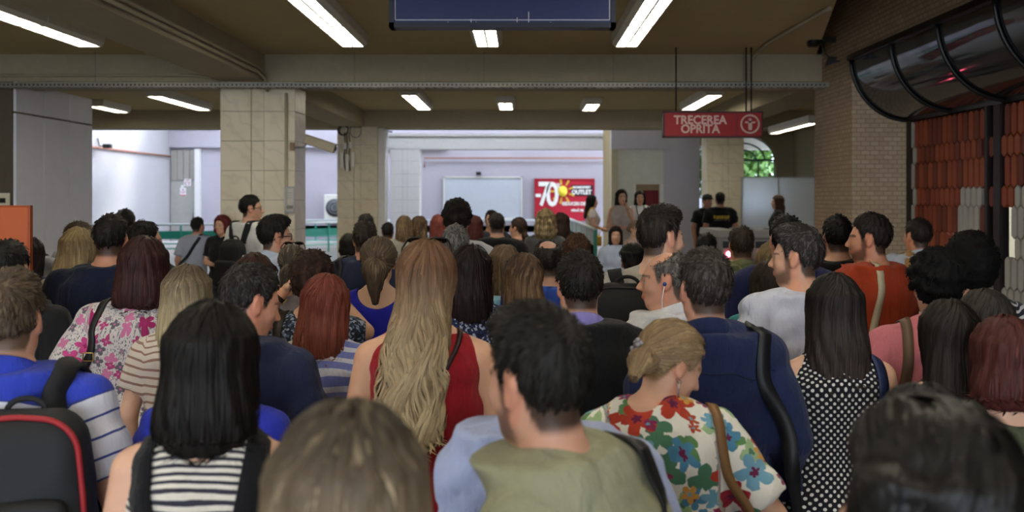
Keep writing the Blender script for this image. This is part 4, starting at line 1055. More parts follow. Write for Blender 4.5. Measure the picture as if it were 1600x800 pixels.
for x in (-.06, -.02, .03): MB().tube([(x, 0, -.05), (x + .02, -.02, -.3), (x - .01, -.01, -.55), (x + .02, 0, -.8)], .010, 6).build('cable', M_BLACK, cb)
for (x, zz, h) in ((-.11, -.75, .3), (0, -.82, .34), (.11, -.72, .28), (-.04, -.38, .12), (.07, -.36, .12)): MB().box((x - .03, -.05, zz), (x + .03, 0, zz + h), .006).build('connector_box', M_WHITEM, cb)
q = at(453, 312, 12.10)
nf = empty('framed_notice', q); tag(nf, 'framed notice on the edge of the first marble column', 'notice'); 
m = MB().box((-.06, -.02, -.16), (.06, -.01, -.14)).box((-.06, -.02, .14), (.06, -.01, .16)).box((-.06, -.02, -.16), (-.045, -.01, .16)).box((.045, -.02, -.16), (.06, -.01, .16)); m.build('frame', M_GREYM, nf)
MB().box((-.05, -.012, -.15), (.05, -.002, .15)).build('sheet', plain('paper_grey', 'b9b4ab', .7), nf)
for i in range(4): MB().box((-.035 + i * .02, -.016, -.11), (-.024 + i * .02, -.012, -.07)).build('printed_mark', M_BLACK, nf)
for i in range(3): MB().box((-.03, -.016, .02 + i * .03), (.03, -.012, .028 + i * .03)).build('printed_line', M_GREYM, nf)
jb = MB().box((-.03, -.02, -.05), (.03, 0, .05), .006).build('junction_box', plain('box_brown', '8a6f55', .7)); jb.location = at(457, 229, 12.122); tag(jb, 'small brown junction box high on the first column edge', 'junction box')
pc = MB().tube([(0, 0, 0), (0, 0, 3.1)], .02).build('pipe', MATS['conduit_pale']); pc.location = (-2.86, 12.10, 0); tag(pc, 'thin vertical pipe on the right edge of the first column', 'pipe')
wc = empty('security_camera', at(213, 228, 33)); wc.location.x = -14.05; tag(wc, 'small dark camera on the bright left wall', 'camera')
MB().tube([(0, 0, .25), (.05, 0, 0), (.3, -.05, -.02)], .025).build('bracket', M_METAL, wc); MB().box((.2, -.12, -.08), (.45, .1, .06), .02).build('housing', M_METAL, wc)
wp = MB().tube([(-14.04, 21, 3.5), (-14.04, 39.8, 3.5)], .035).build('pipe', plain('pipe_rust', '9a6a58', .7)); tag(wp, 'thin rusty pipe along the bright left wall', 'pipe')
# back wall things
Y = 39.98
dr = empty('door_2', (0, Y, 0)); dr['kind'] = 'structure'
a, b = at(268, 335, Y), at(307, 235, Y); mid = at(268, 283, Y).z
dl_ = MB().box((a.x, -.08, 0), (b.x, 0, mid)).build('door_leaf', plain('door_grey', 'a3a39f', .6), dr)
for i in range(4):
    x0 = a.x + (b.x - a.x) * i / 4; MB().box((x0 + .01, -.08, mid + .03), (x0 + (b.x - a.x) / 4 - .01, 0, b.z), .01).build('transom_panel', plain('door_grey2', '98958f', .6), dr)
MB().box((b.x, -.25, 0), (b.x + .2, 0, b.z + .05)).build('door_post', M_WHITE, dr)
MB().tube([(b.x - .1, -.14, 1.0), (b.x - .1, -.14, 1.25)], .02).build('door_handle', M_GREYM, dl_)
def sticker(px, py, w_, h_, label, c='e9e9ee'):
    o = MB().box((-w_, -.01, -h_), (w_, 0, h_)).build('sticker', plain('sticker_' + c, c, .5)); o.location = at(px, py, Y - .09); tag(o, label, 'sticker'); return o
s1 = sticker(293, 285, .14, .14, 'round warning sign sticker high on the grey back door'); ring((0, -.012, 0), .10, .014).build('ring', plain('sticker_ink', 'a5506a', .6), s1); MB().box((-.06, -.014, -.015), (.06, -.01, .015)).build('bar', MATS['sticker_ink'], s1)
s2 = sticker(286, 300, .12, .17, 'tall warning sticker with a red foot on the grey back door'); ring((0, -.012, .03), .08, .012).build('ring', MATS['sticker_ink'], s2); MB().box((-.11, -.014, -.16), (.11, -.01, -.11)).build('red_band', plain('sticker_red', 'b8486a', .6), s2); MB().box((-.012, -.014, -.06), (.012, -.01, .11)).build('figure', MATS['sticker_ink'], s2)
sticker(285, 291, .05, .04, 'small white sticker between two warning stickers on the door')
def billboard(name, label, cat, px0, py0, px1, py1, face, frame):
    a, b = at(px0, py1, Y), at(px1, py0, Y); o = empty(name, ((a.x + b.x) / 2, Y - .06, a.z)); tag(o, label, cat); w_, h_ = (b.x - a.x) / 2, b.z - a.z
    MB().box((-w_, 0, 0), (w_, .05, h_)).build('board', face, o)
    m = MB(); f = .045
    for (u, v) in (((-w_, -.03, 0), (w_, .06, f)), ((-w_, -.03, h_ - f), (w_, .06, h_)), ((-w_, -.03, 0), (-w_ + f, .06, h_)), ((w_ - f, -.03, 0), (w_, .06, h_))): m.box(u, v)
    m.build('frame', frame, o); return o, w_, h_
billboard('display_board', 'empty pale grey display board with a white frame on the back wall', 'board', 693, 276, 816, 342, plain('board_pale', 'b7bdc9', .35, var=.06), M_WHITEM)
po, w_, h_ = billboard('poster', 'red sale poster reading -70 with a yellow sun on the back wall', 'poster', 835, 279, 929, 345, plain('poster_red', 'b52238', .5, var=.08), plain('poster_edge', 'a31c30', .5))
pxm = (835 + 929) / 2; cx, cz = at(pxm, 345, Y).x, at(pxm, 345, Y).z
pw, py_, pk = plain('poster_white', 'ececec', .5), plain('poster_yellow', 'e3c93a', .5), plain('poster_black', '2a2030', .5)
P_ = lambda px, py: (at(px, py, Y).x - cx, at(px, py, Y).z - cz)
facetext(po, '-', .75, 840.5, 303, Y, cx, cz, pw, .03, y=-.02, ex=.01)
facetext(po, '7', 1.34, 850, 305, Y, cx, cz, pw, .025, .75, -.02, .01); facetext(po, '0', 1.34, 863, 305.5, Y, cx, cz, pw, .03, .78, -.02, .01)
facetext(po, '%', .30, 873, 291, Y, cx, cz, pw, .008, .8, -.016, .006)
sx_, sz_ = P_(879, 299)
MB().lathe([(0, -.01), (.19, -.01), (.19, .01), (0, .01)], 24).xf(Matrix.Translation((sx_, -.024, sz_)) @ Matrix.Rotation(math.pi / 2, 4, 'X') @ Matrix.Diagonal((1, 1.15, 1, 1))).build('sun_disc', py_, po)
for i in range(9):
    a = 2 * math.pi * i / 9 + .35
    m = MB().prism([(.26, -.025), (.50, -.045), (.50, .045), (.26, .025)], 2, -.006, .006).xf(Matrix.Translation((sx_, -.018, sz_)) @ Matrix.Rotation(math.pi / 2, 4, 'X') @ Matrix.Rotation(a, 4, 'Z'))
    if sz_ + .5 * math.sin(a) < h_ - .02: m.build('sun_ray', plain('poster_ray', 'd8b040', .5), po)
(x0, z0), (x1, z1) = P_(892.5, 306), P_(926, 289); npl = MB().box((x0, -.016, z0), (x1, 0, z1)).build('name_plate', pk, po)
facetext(npl, 'HOMEXPERT', .135, 909, 293, Y, cx, cz, pw, .006, .92, -.02, .005); facetext(npl, 'OUTLET', .235, 908.5, 300.5, Y, cx, cz, pw, .012, .9, -.02, .005)
facetext(po, 'REDUCERI DE VIS', .185, 901, 318.5, Y, cx, cz, pw, .008, .82, -.012, .005); facetext(po, 'PÂNĂ PE 31', .13, 905, 329, Y, cx, cz, pw, .006, .95, -.012, .005)
ac = empty('air_conditioner', at(523, 345, Y)); tag(ac, 'white outdoor air conditioning unit with a dark fan on the back wall', 'air conditioner')
acc = MB().box((-.36, -.35, 0), (.5, 0, 1.05), .03).build('casing', M_WHITEM, ac)
m = MB().lathe([(0, 0), (.33, 0), (.36, .03), (0, .04)], 28).xf(Matrix.Translation((.07, -.35, .53)) @ Matrix.Rotation(math.pi / 2, 4, 'X')); m.build('fan_grille', plain('fan_dark', '4c4f55', .5), ac)
for r in (.12, .24): ring((.07, -.40, .53), r, .012).build('grille_ring', M_GREYM, acc)
for x in (-.25, .4): MB().box((x - .03, -.4, -.12), (x + .03, 0, 0)).build('bracket', M_METAL, ac)
sc_ = empty('security_camera', at(603, 222, 27.0)); tag(sc_, 'dark bracket camera left of the pale third column', 'camera'); MB().box((-.12, -.1, -.2), (.05, .1, .1), .02).build('housing', M_METAL, sc_); MB().tube([(-.03, 0, .1), (-.03, 0, .3), (.12, .34, .3)], .02).build('bracket', M_METAL, sc_)
pp = MB().tube([tuple(at(663, 262, Y - .1)), tuple(at(663, 247, Y - .1)), tuple(at(950, 247, Y - .1))], .03).build('pipe', plain('pipe_rust', '9a6a58')); tag(pp, 'thin red-brown pipe across the top of the recessed back wall', 'pipe')
wl = MB().box((-.1, -.2, -.06), (.1, 0, .06), .02).build('wall_lamp', M_METAL); wl.location = at(748, 271, Y); tag(wl, 'small dark lamp above the pale display board', 'lamp')

# railings
TEAL = plain('railing_teal', '3f9d8c', .5); RAILW = plain('railing_pale', 'b9c3c6', .45)
def railing(label, pts, h=1.0, band=True, slats=False, zb=0.0):
    o = empty('railing', (pts[0][0], pts[0][1], zb)); tag(o, label, 'railing')
    P = [Vector((p[0] - pts[0][0], p[1] - pts[0][1], 0)) for p in pts]
    Zv = Vector((0, 0, 1))
    MB().tube([p + Zv * h for p in P], .035).build('top_rail', RAILW, o)
    for hh in ((.25, .40) if not slats else (.12,)): MB().tube([p + Zv * hh for p in P], .02, 6).build('lower_rail', TEAL, o)
    for a, b in zip(P, P[1:]):
        L = (b - a).length; u = (b - a) / L; n = max(1, int(L / (1.6)))
        nv = Vector((-u.y, u.x, 0)) * .012
        m = MB(); vs = []
        zz = (.55, .80)
        m.bm.faces.new([m.bm.verts.new(v) for v in (a + nv + Zv * zz[0], b + nv + Zv * zz[0], b + nv + Zv * zz[1], a + nv + Zv * zz[1])]); bmesh.ops.solidify(m.bm, geom=m.bm.faces, thickness=.02)
        if band: m.build('panel', TEAL, o)
        for i in range(n + 1): q = a + u * L * i / n; MB().box((q.x - .025, q.y - .025, 0), (q.x + .025, q.y + .025, h)).build('post', TEAL, o)
        if slats:
            for i in range(1, int(L / .32)): q = a + u * .32 * i; MB().box((q.x - .02, q.y - .05, h - .24), (q.x + .02, q.y + .05, h - .02)).build('baluster', RAILW, o)
    return o
railing('turquoise railing along the atrium at the far left', [(-14, 30.5), (-9.0, 31.5), (-4.2, 36.6)], 1.0)
railing('turquoise banded railing in front of the back wall', [(-9.8, 37.4), (-3.6, 37.4), (2.0, 37.4)], 1.0)
railing('pale slatted railing of the raised landing, running towards the back', [(1.14, 15.4), (1.14, 27.0)], 1.05, True, True, .28)
struct('trim_12', MB().box((-14, 36.9, 0), (2, 37.3, .22)), M_WHITE)
# gates on the landing, glass screen
fg, t, b = newmat('frosted_glass', .35, .4); b.inputs['Base Color'].default_value = srgb('cfd8e6'); b.inputs['Transmission Weight'].default_value = .45; b.inputs['Roughness'].default_value = .25
gl = empty('glass_screen', (4.13, 18.6, .3)); tag(gl, 'tall frosted glass partition behind the ticket gates', 'glass partition')
zt = at(1160, 278, 18.6).z - .3
for i in range(2): MB().box((i * .68, -.006, .1), (i * .68 + .66, .006, zt)).build('pane', fg, gl)
MB().box((-.03, -.02, 0), (.0, .02, zt + .02)).box((.655, -.02, 0), (.685, .02, zt + .02)).box((1.335, -.02, 0), (1.365, .02, zt + .02)).box((0, -.02, zt), (1.36, .02, zt + .02)).build('frame', M_GREYM, gl)
def gate(px, d, label):
    q = at(px, 360, d); o = empty('ticket_gate', (q.x, d, .3)); tag(o, label, 'turnstile')
    m = MB().box((-.13, 0, 0), (.13, 1.5, 1.0), .03); m.build('cabinet', plain('gate_grey', '8c8a86', .4), o)
    MB().prism([(-.03, 1.0), (1.53, 1.0), (1.45, 1.09), (.06, 1.09)], 0, -.14, .14).build('lid', plain('gate_lid', 'b4b2ae', .35), o)
    MB().lathe([(0, 0), (.035, 0), (.035, .012), (0, .014)], 14).xf(Matrix.Translation((-.02, -.002, .78)) @ Matrix.Rotation(math.pi / 2, 4, 'X')).build('indicator_lamp', emit('gate_led', 'ff5a78', 12), o)
    MB().box((-.10, -.012, .86), (.10, 0, .95)).build('reader', M_BLACK, o)
    for a in (0, 2.09, 4.19): MB().tube([(-.13, .7, .82), (-.13 - .12 * abs(math.cos(a)) - .06, .7 + .2 * math.sin(a), .82 - .2 * math.cos(a))], .018).build('arm', M_GREYM, o)
gate(1192, 13.2, 'grey ticket gate with a glowing pink lamp left of the dark-haired heads'); gate(1141, 13.25, 'grey ticket gate behind the man in the green shirt'); gate(1252, 13.3, 'grey ticket gate in front of the frosted glass')
# machine at the left edge
om = empty('orange_panel', (0, 0, 0)); q = at(47, 323, 4.6); om.location = (q.x, 4.6, 0); tag(om, 'upright orange metal panel at the left edge', 'panel')
ORG = plain('machine_orange', 'a04808', .45, var=.06)
MB().box((-1.1, 0, .12), (-.012, .022, q.z), .004).build('sheet', ORG, om)
MB().box((-.012, .0, 0), (0, .026, q.z + .002)).build('edge_strip', plain('machine_edge', '8a3a08', .5), om)
MB().box((-1.1, .0, q.z), (0, .026, q.z + .006)).build('top_strip', plain('machine_edge', '8a3a08'), om)
for x in (-1.0, -.2): MB().box((x, -.2, 0), (x + .05, .25, .04)).box((x, 0, .04), (x + .05, .022, .13)).build('foot', M_METAL, om)
# trees seen through the arched window
def tree(x, y, h, label, seed):
    r = random.Random(seed); o = empty('tree', (x, y, 0)); tag(o, label, 'tree')
    MB().tube([(0, 0, -.2), (.1, 0, h * .3), (0, .1, h * .6)], [.16, .12, .07]).build('trunk', plain('bark', '4d4034', .9), o)
    n = 2600; c = rng.normal(0, 1, (n, 3)); c /= np.linalg.norm(c, axis=1, keepdims=True); c *= (rng.uniform(.3, 1, (n, 1)) ** .5) * np.array((1.6, 1.4, h * .36)); c[:, 2] += h * .68
    a = rng.normal(0, 1, (n, 3)); a /= np.linalg.norm(a, axis=1, keepdims=True); b = np.cross(a, rng.normal(0, 1, (n, 3))); b /= np.linalg.norm(b, axis=1, keepdims=True)
    V = np.stack([c - a * .14, c + b * .07, c + a * .14, c - b * .07], 1).reshape(-1, 3)
    me = mesh_np('foliage', V, np.arange(4 * n).reshape(-1, 4), False); f = link('foliage', me, plain('leaf', '5c7f3c', .6, var=.5, nscale=3), o); f['kind'] = 'stuff'
tree(6.3, 31, 5.2, 'leafy tree outside the arched window, nearer one', 3); tree(8.4, 34, 6.0, 'leafy tree outside the arched window, farther one', 5)
struct('ground', MB().box((-30, 40.3, -.3), (40, 80, -.2)).box((9, 10, -.3), (40, 40.3, -.2)).box((-30, -30, -.3), (40, -7.2, -.2)).box((9, -7.2, -.3), (40, 10, -.2)), plain('paving', '9a958c', .8))

struct('wall_sun_block', MB().box((8.9, -12, -.2), (9.1, 12, 6.0)), M_WHITE)  # added wall, keeps the sun out of the niche opening; pale behind open cells
# ------------------------------------------------------------------ things people carry
def spline(pts, n):
    pts = np.asarray(pts, float); m = len(pts); out = []
    for t in np.linspace(0, m - 1 - 1e-6, n):
        i = int(t); f = t - i; p0, p1, p2, p3 = pts[max(i - 1, 0)], pts[i], pts[i + 1], pts[min(i + 2, m - 1)]
        out.append(.5 * (2 * p1 + (p2 - p0) * f + (2 * p0 - 5 * p1 + 4 * p2 - p3) * f * f + (3 * p1 - p0 - 3 * p2 + p3) * f ** 3))
    return np.array(out)
def strap(P, parent, pts, width, mat, name='strap', off=.006, n=40, th=.0025, fit=True, pull=False):
    q = spline(np.asarray(pts, float) * P.k, n)
    if fit: 
        q = P.top.project(q, off, pull)
        hi = q[:, 2] > 1.15 * P.k
        if hi.any(): q[hi] = P.top.project(q[hi], off, True)
        N = P.top.grad(q, .02)
        for _ in range(3):
            q[1:-1] = (q[:-2] + 2 * q[1:-1] + q[2:]) / 4; N[1:-1] = (N[:-2] + 2 * N[1:-1] + N[2:]) / 4
        q = P.top.project(q, off, False, 2)
    else: N = np.tile(np.array((0, -1., 0)), (n, 1))
    T = np.gradient(q, axis=0); T /= np.linalg.norm(T, axis=1, keepdims=True) + 1e-9
    N = N - T * (N * T).sum(1, keepdims=True); N /= np.linalg.norm(N, axis=1, keepdims=True) + 1e-9
    B = np.cross(T, N); w = width / 2
    V = np.stack([q - B * w - N * th, q + B * w - N * th, q + B * w + N * th, q - B * w + N * th], 1).reshape(-1, 3)
    i = np.arange(n - 1)[:, None] * 4; Q = []
    for a in range(4): b = (a + 1) % 4; Q.append(np.concatenate([i + a, i + b, i + 4 + b, i + 4 + a], 1))
    Q.append(np.array([[0, 1, 2, 3], [4 * n - 1, 4 * n - 2, 4 * n - 3, 4 * n - 4]]))
    me = mesh_np(name, V, np.concatenate(Q), False); o = link(name, me, mat, parent); return q
def carried(P, name, label, cat):
    o = empty(name, P.root.location, P.root.rotation_euler.z); tag(o, label, cat); return o
def sdfbox(name, c, h, r, mat, parent, g=.012, amp=.004, taper=0):
    c = np.asarray(c, float); h = np.asarray(h, float)
    F = Field(lines(c[0] - h[0] - .03, g, c[0] + h[0] + .03), lines(c[1] - h[1] - .03, g, c[1] + h[1] + .03), lines(c[2] - h[2] - .03, g, c[2] + h[2] + .03))
    X, Y, Z = F.ax[0][:, None, None], F.ax[1][None, :, None], F.ax[2][None, None, :]
    s = 1 + taper * (Z - c[2]) / h[2]
    d = sbox((X - c[0]) / s + c[0], (Y - c[1]) / s + c[1], Z, c, h, r)
    p = rng.uniform(0, 6, 3)
    F.F = (d + amp * np.sin(X * 30 + p[0] + 2 * np.sin(Z * 14)) * np.sin(Z * 23 + p[1]) * np.cos(Y * 19 + p[2])).astype(np.float32)
    o = link(name, mesh_np(name, *F.mesh(1)), mat, parent); sdfbox.F = F; return o
def backpack(P, label, col, trim=None, z=1.17, half=(.155, .085, .235), mark=None, scol=None, x=0):
    o = carried(P, 'backpack', label, 'backpack'); k = P.k; h = np.array(half) * k
    m = plain('bag_' + col, col, .7, bscale=300, bmp=.25); ms = plain('bagstrap_' + (scol or col), scol or col, .75, bscale=250)
    yb = float(P.top.project(np.array([[x * k, -.2 * k, z * k]]), 0.0)[0, 1])
    c = np.array((x * k, yb - h[1] + .004, z * k))
    sdfbox('main_compartment', c, h, .092 * k, m, o, taper=-.14); BF = sdfbox.F
    fp = sdfbox('front_pocket', c + np.array((0, -h[1] - .012 * k, -.085 * k)), (h[0] * .78, .035 * k, h[2] * .52), .03 * k, m, o)
    tm = plain('bagtrim_' + (trim or '1a1a1c'), trim or '1a1a1c', .6)
    ts = np.linspace(-1.35, 1.35, 33)
    arc = [(c[0] + h[0] * .97 * math.sin(t), c[1] - h[1] * .55, c[2] + h[2] * .25 + h[2] * .74 * math.cos(t) ** .6) if abs(t) < 1.5 else None for t in ts]
    arc = BF.project(np.array([(c[0] + h[0] * 1.05 * math.sin(t), c[1] - h[1] * .85, c[2] + h[2] * .1 + h[2] * .98 * max(0, math.cos(t)) ** .55 - (h[2] * .5 * (abs(t) - 1.25) / .3 if abs(t) > 1.25 else 0)) for t in np.linspace(-1.55, 1.55, 41)]), .002)
    MB().tube(arc, (.008 if trim else .005) * k, 8).build('zip_trim', tm, o)
    arc2 = [(c[0] + h[0] * .62 * u, c[1] - h[1] * 1.42, c[2] - .005 * k + .02 * k * (1 - u * u)) for u in np.linspace(-1, 1, 13)]
    MB().tube(arc2, .004 * k, 6).build('pocket_zip', tm if not trim else plain('bagtrim_1a1a1c', '1a1a1c'), fp)
    MB().tube([(c[0] - .05 * k * math.cos(a), c[1] + .03, c[2] + h[2] * .95 + .035 * k * math.sin(a)) for a in np.linspace(0, math.pi, 11)], .008 * k, 8).build('grab_handle', ms, o)
    for sg in (-1, 1):
        strap(P, o, [(x + sg * .075, -.15, z + .19), (sg * .105, -.10, 1.46), (sg * .125, .0, 1.51), (sg * .135, .10, 1.36), (sg * .15, .13, 1.20), (sg * .19, .02, 1.02), (sg * .13, -.16, .98)], .062 * k, ms, 'shoulder_strap', th=.005, n=44, pull=True)
    if mark:
        q = c + np.array((h[0] * .42, -h[1] - .012, h[2] * .12)); m_ = MB().box((-.035 * k, -.004, -.005 * k), (.035 * k, 0, .005 * k)).xf(Matrix.Translation(q) @ Matrix.Rotation(math.radians(-14), 4, 'Y')); m_.build('silver_mark', plain('mark_silver', 'c9c9cc', .4), o)
    return o
def shoulder_bag(P, label, col, side=1, cross=False, sw=.028, half=(.055, .13, .10), z=.86, buckle=False, bag=True, scol=None, sx=.115, out=.27):
    o = carried(P, 'shoulder_bag', label, 'bag'); k = P.k; s = side
    m = plain('leather_' + col, col, .45, bscale=180); ms = plain('leatherstrap_' + (scol or col), scol or col, .5, bscale=180)
    if cross: pts = [(s * .25, -.10, .93), (s * .16, -.17, 1.08), (0, -.17, 1.27), (-s * sx, -.10, 1.46), (-s * sx, .0, 1.51), (-s * sx * .8, .12, 1.38), (.02 * s, .15, 1.2), (s * .2, .13, 1.0), (s * .25, .08, .92)]
    else: pts = [(s * out, -.06, z + .07), (s * (sx + .09), -.15, 1.12), (s * (sx + .03), -.15, 1.32), (s * sx, -.06, 1.49), (s * sx, .03, 1.49), (s * (sx + .03), .13, 1.30), (s * (sx + .08), .13, 1.1), (s * out, .08, z + .07)]
    q = strap(P, o, pts, sw * k * 1.1, ms, n=56)
    if buckle:
        for i in (14, 42):
            MB().tube([tuple(q[i] + np.array((a, -.008, b))) for a, b in ((-.02, -.016), (.02, -.016), (.02, .016), (-.02, .016), (-.02, -.016))], .003, 6).build('buckle', plain('brass', 'b59a5a', .3, metal=.9, bmp=0), o)
    if bag:
        b = sdfbox('bag_body', (s * (out + .03) * k, .0, (z - .03) * k), np.array(half) * k, .03, m, o)
        fl = sdfbox('flap', (s * (out + .03 + half[0]) * k, .0, (z + .0) * k), (.012, half[1] * .9 * k, half[2] * .55 * k), .01, m, o, amp=.001)
        MB().box((s * (out + .05 + half[0]) * k - .006, -.015, (z - .06) * k), (s * (out + .05 + half[0]) * k + .006, .015, (z - .035) * k)).build('clasp', M_GREYM, fl)
        for y in (-.06, .08): ring((s * out * k, y * k, (z + .06) * k), .014, .003).build('ring', M_GREYM, o)
    return o
def sunglasses(P, label, on_head=True, col='1a1210'):
    o = carried(P, 'sunglasses', label, 'sunglasses' if on_head else 'glasses'); k = P.k
    if on_head: base, tilt = (0, .028, .130), 62
    else: base, tilt = (0, .086, -.002), 0
    M = Matrix.Translation(Vector(P.HC)) @ Matrix(P.R.tolist()).to_4x4() @ Matrix.Scale(k, 4) @ Matrix.Translation(base) @ Matrix.Rotation(math.radians(tilt), 4, 'X')
    fm = plain('frame_' + col, col, .3); lm = plain('dark_lens', '15100f', .08, bmp=0) if on_head else None
    for sg in (-1, 1):
        el_p = [(sg * .034 + .028 * math.cos(a), 0, .021 * math.sin(a)) for a in np.linspace(0, 2 * math.pi, 21)]
        MB().tube(el_p, .0028, 6).xf(M).build('rim', fm, o)
        if lm: MB().lathe([(0, -.001), (.027, -.001), (.027, .001), (0, .001)], 18).xf(M @ Matrix.Translation((sg * .034, 0, 0)) @ Matrix.Rotation(math.pi / 2, 4, 'X') @ Matrix.Diagonal((1, .75, 1, 1))).build('lens', lm, o)
        MB().tube([(sg * .062, 0, .006), (sg * .078, -.03, .006), (sg * .081, -.10, .0), (sg * .078, -.125, -.02)], .0035, 6).xf(M).build('temple', fm, o)
    MB().tube([(-.008, .002, .004), (0, .004, .007), (.008, .002, .004)], .003, 6).xf(M).build('bridge', fm, o)
    return o
def cap(P, label, col):
    o = carried(P, 'cap', label, 'cap'); k = P.k
    M = Matrix.Translation(Vector(P.HC)) @ Matrix(P.R.tolist()).to_4x4() @ Matrix.Scale(k, 4)
    m = plain('cap_' + col, col, .8)
    MB().lathe([(.094, .035), (.094, .07), (.085, .105), (.06, .128), (.02, .137), (0, .138)], 22).xf(M @ Matrix.Translation((0, -.014, 0)) @ Matrix.Diagonal((.95, 1.15, 1, 1))).build('crown', m, o)
    MB().prism([(-.07, .07), (.07, .07), (.06, .13), (.03, .155), (-.03, .155), (-.06, .13)], 2, .040, .046).xf(M).build('peak', m, o)

# ------------------------------------------------------------------ wardrobe
def tee(c, **k): return dict(dict(mat=c if not isinstance(c, str) else cloth('jersey_' + c, c), name='t_shirt', sleeve=.62), **k)
def shirt(c, **k): return dict(dict(mat=c if not isinstance(c, str) else cloth('shirting_' + c, c), name='shirt', sleeve=1.9, ease=.016, fold=.0085), **k)
def blouse(c, **k): return dict(dict(mat=c if not isinstance(c, str) else cloth('blouse_' + c, c), name='blouse', sleeve=.5, ease=.012, scoop=(1.515, .075)), **k)
def tank(c, **k): return dict(dict(mat=c if not isinstance(c, str) else cloth('blouse_' + c, c), name='sleeveless_top', sleeve=0, scoop=(1.515, .085)), **k)
def dress(c, **k): return dict(dict(mat=c, name='dress', sleeve=.62, hem=.45, flare=.07, scoop=(1.52, .07)), **k)
def H(style, col, **k): return dict(style=style, col=col, **k)
NOB = dict(kind='none')
JEANS = dict(kind='trousers', mat=cloth('denim', '39445c')); DARK = dict(kind='trousers', mat=cloth('trousers_dark', '26282e')); BEIGE = dict(kind='trousers', mat=cloth('chino', '8a7a62'))
SKIRT = dict(kind='skirt', mat=cloth('skirt_dark', '23252f'))
S1, S2, S3, S4 = 'c0917a', 'cb9f86', 'b5836a', 'a87860'
FLOR = cloth('tropical_flowers', pat=('flowers', 'e6e3da', [(15, .6, 3, ('5f8a58', '9cb88a', '4f7d62'), 3.1, .7), (11, .6, 5, ('5088a8', 'a02634', '6fa0b8', 'b4402e', '6a2448'), .7, .7), (19, .5, 5, ('b04a32', '86305a', 'cf9a4a', '6fa3bc'), 9.3, .5)], None, .016))
GREYF = cloth('grey_flower_print', pat=('flowers', 'bdb6b4', [(21, .48, 4, ('77717a', 'a03a6a', '5a5560', 'b86a8e'), 5.3, .7), (12, .44, 5, ('a62a66', 'b8437c', '8f2458'), 2.2, .36)], ('5d5a62', 230, .58), .004))

# ------------------------------------------------------------------ the crowd, nearest first
# foreground
p = person('blurred brown-blond head nearest the camera at bottom centre', 545, 640, 1350, 'f', skin=S1, hair=H('long', '43372a', tip='b89c6c', hl='b39a6c', hlp=.4, len=.34, wave=.02, gstart=.0, n=1500, lw=.005, vol=1.08), top=blouse('8a8478'))
p = person('blurred dark wavy head nearest the camera at bottom right', 1460, 645, 1380, 'f', yaw=40, skin=S2, hair=H('bob', '0f0d0b', hl='1c2030', hlp=.2, len=.16, curl=.006, freq=45, vol=1.2, wave=.05, n=900, lw=.007, front=.03, gloss=1), top=tee('c9c9cc'))  # bluish strands put the sky's sheen into the hair colour
p = person('bearded man in an olive T-shirt, head turned left, with a black shoulder strap', 795, 490, 900, 'm', rot=58, yaw=-12, roll=-4, bx=945, skin=S1, beard=.75, hair=H('short', '191613', hl='2a2622', top=.022, lock=.036), top=tee('93947a', fold=.006, neck=1.51), w=1.02)
shoulder_bag(p, 'black bag strap over the right shoulder of the olive T-shirt', '16171a', 1, sw=.05, sx=.15)
p = person('short woman with sleek dark hair just behind the bottom right head', 1440, 608, 930, 'f', skin=S1, hair=H('long', '17151a', hl='23242c', len=.25), top=tee('22242a'))
p = person('woman with a sleek dark bob in a striped top with black pinafore straps', 332, 480, 780, 'f', skin=S2, hair=H('bob', '15110f', hl='241c17', len=.185, n=1500, lw=.0030), bottom=SKIRT,
           top=tank(cloth('thin_stripes', pat=('stripes', 'd3cdc0', '34333f', .0175, .46)), scoop=(1.50, .06)))
pm = cloth('pinafore_black', '121216')
for sg in (-1, 1): strap(p, p.topo, [(sg * .03, -.16, 1.02), (sg * .065, -.18, 1.14), (sg * .115, -.17, 1.30), (sg * .125, -.10, 1.45), (sg * .125, 0, 1.5), (sg * .12, .14, 1.3)], .048, pm, 'pinafore_strap', n=40)
strap(p, p.topo, [(-.16, -.1, 1.05), (0, -.19, 1.045), (.16, -.1, 1.05)], .12, pm, 'pinafore_back', n=20)
p = person('dark-haired man in a light blue shirt behind the olive T-shirt', 800, 470, 760, 'm', bx=902, w=.95, pitch=25, up=-.035, skin=S1, hair=H('short', '1b1815', hl='2e2a26', top=.02, lock=.034), top=shirt('aab6dc', fold=.008), arms=(((.215, .0, 1.16), (.12, .2, 1.1)), ((.215, -.02, 1.16), (.12, .2, 1.1))), collar=cloth('shirting_aab6dc', 'aab6dc'))
p = person('man in a blue and white polo at the left edge', 3, 432, 600, 'm', bx=42, rot=8, w=1.05, skin=S1, hair=H('short', '4a3a28', hl='6e5638', top=.02, curl=.004, freq=70), collar=cloth('polo_blue', '2c3da6'),
           top=tee(cloth('polo_bands', pat=('stripes', 'c9c9d4', '343f80',   .052, .13, 1.30, '2c3da6')), name='polo_shirt', sleeve=.8))
backpack(p, 'black backpack with a red trim on the man at the left edge', '17181b', '8f1c22', z=1.16, half=(.19, .095, .27), mark=True, x=.06)
p = person('blonde woman in a bright flowered blouse, head bowed to the right, hair clipped up', 988, 499, 600, 'f', bx=1060, yaw=-70, pitch=26, w=1.12, skin='d0a288', face=True, hair=H('pony', '8f6f42', hl='c2a066', tip='b8955c', tie=(0, -.108, -.012), tail=.085, tdir=(-.35, -.7, -.45), n=1400, lw=.0028),
           top=blouse(FLOR, sleeve=.78, loose=.02, scoop=(1.54, .055)), arms=('bent', ((.30, -.06, 1.17), (.17, .14, 1.02))), bottom=DARK)
shoulder_bag(p, 'brown leather shoulder bag on the flowered blouse', '7a5a38', 1, sw=.026, sx=.10, z=.8)
cl_ = carried(p, 'hair_clip', 'beaded hair clip in the bowed blonde woman\'s hair', 'hair clip')
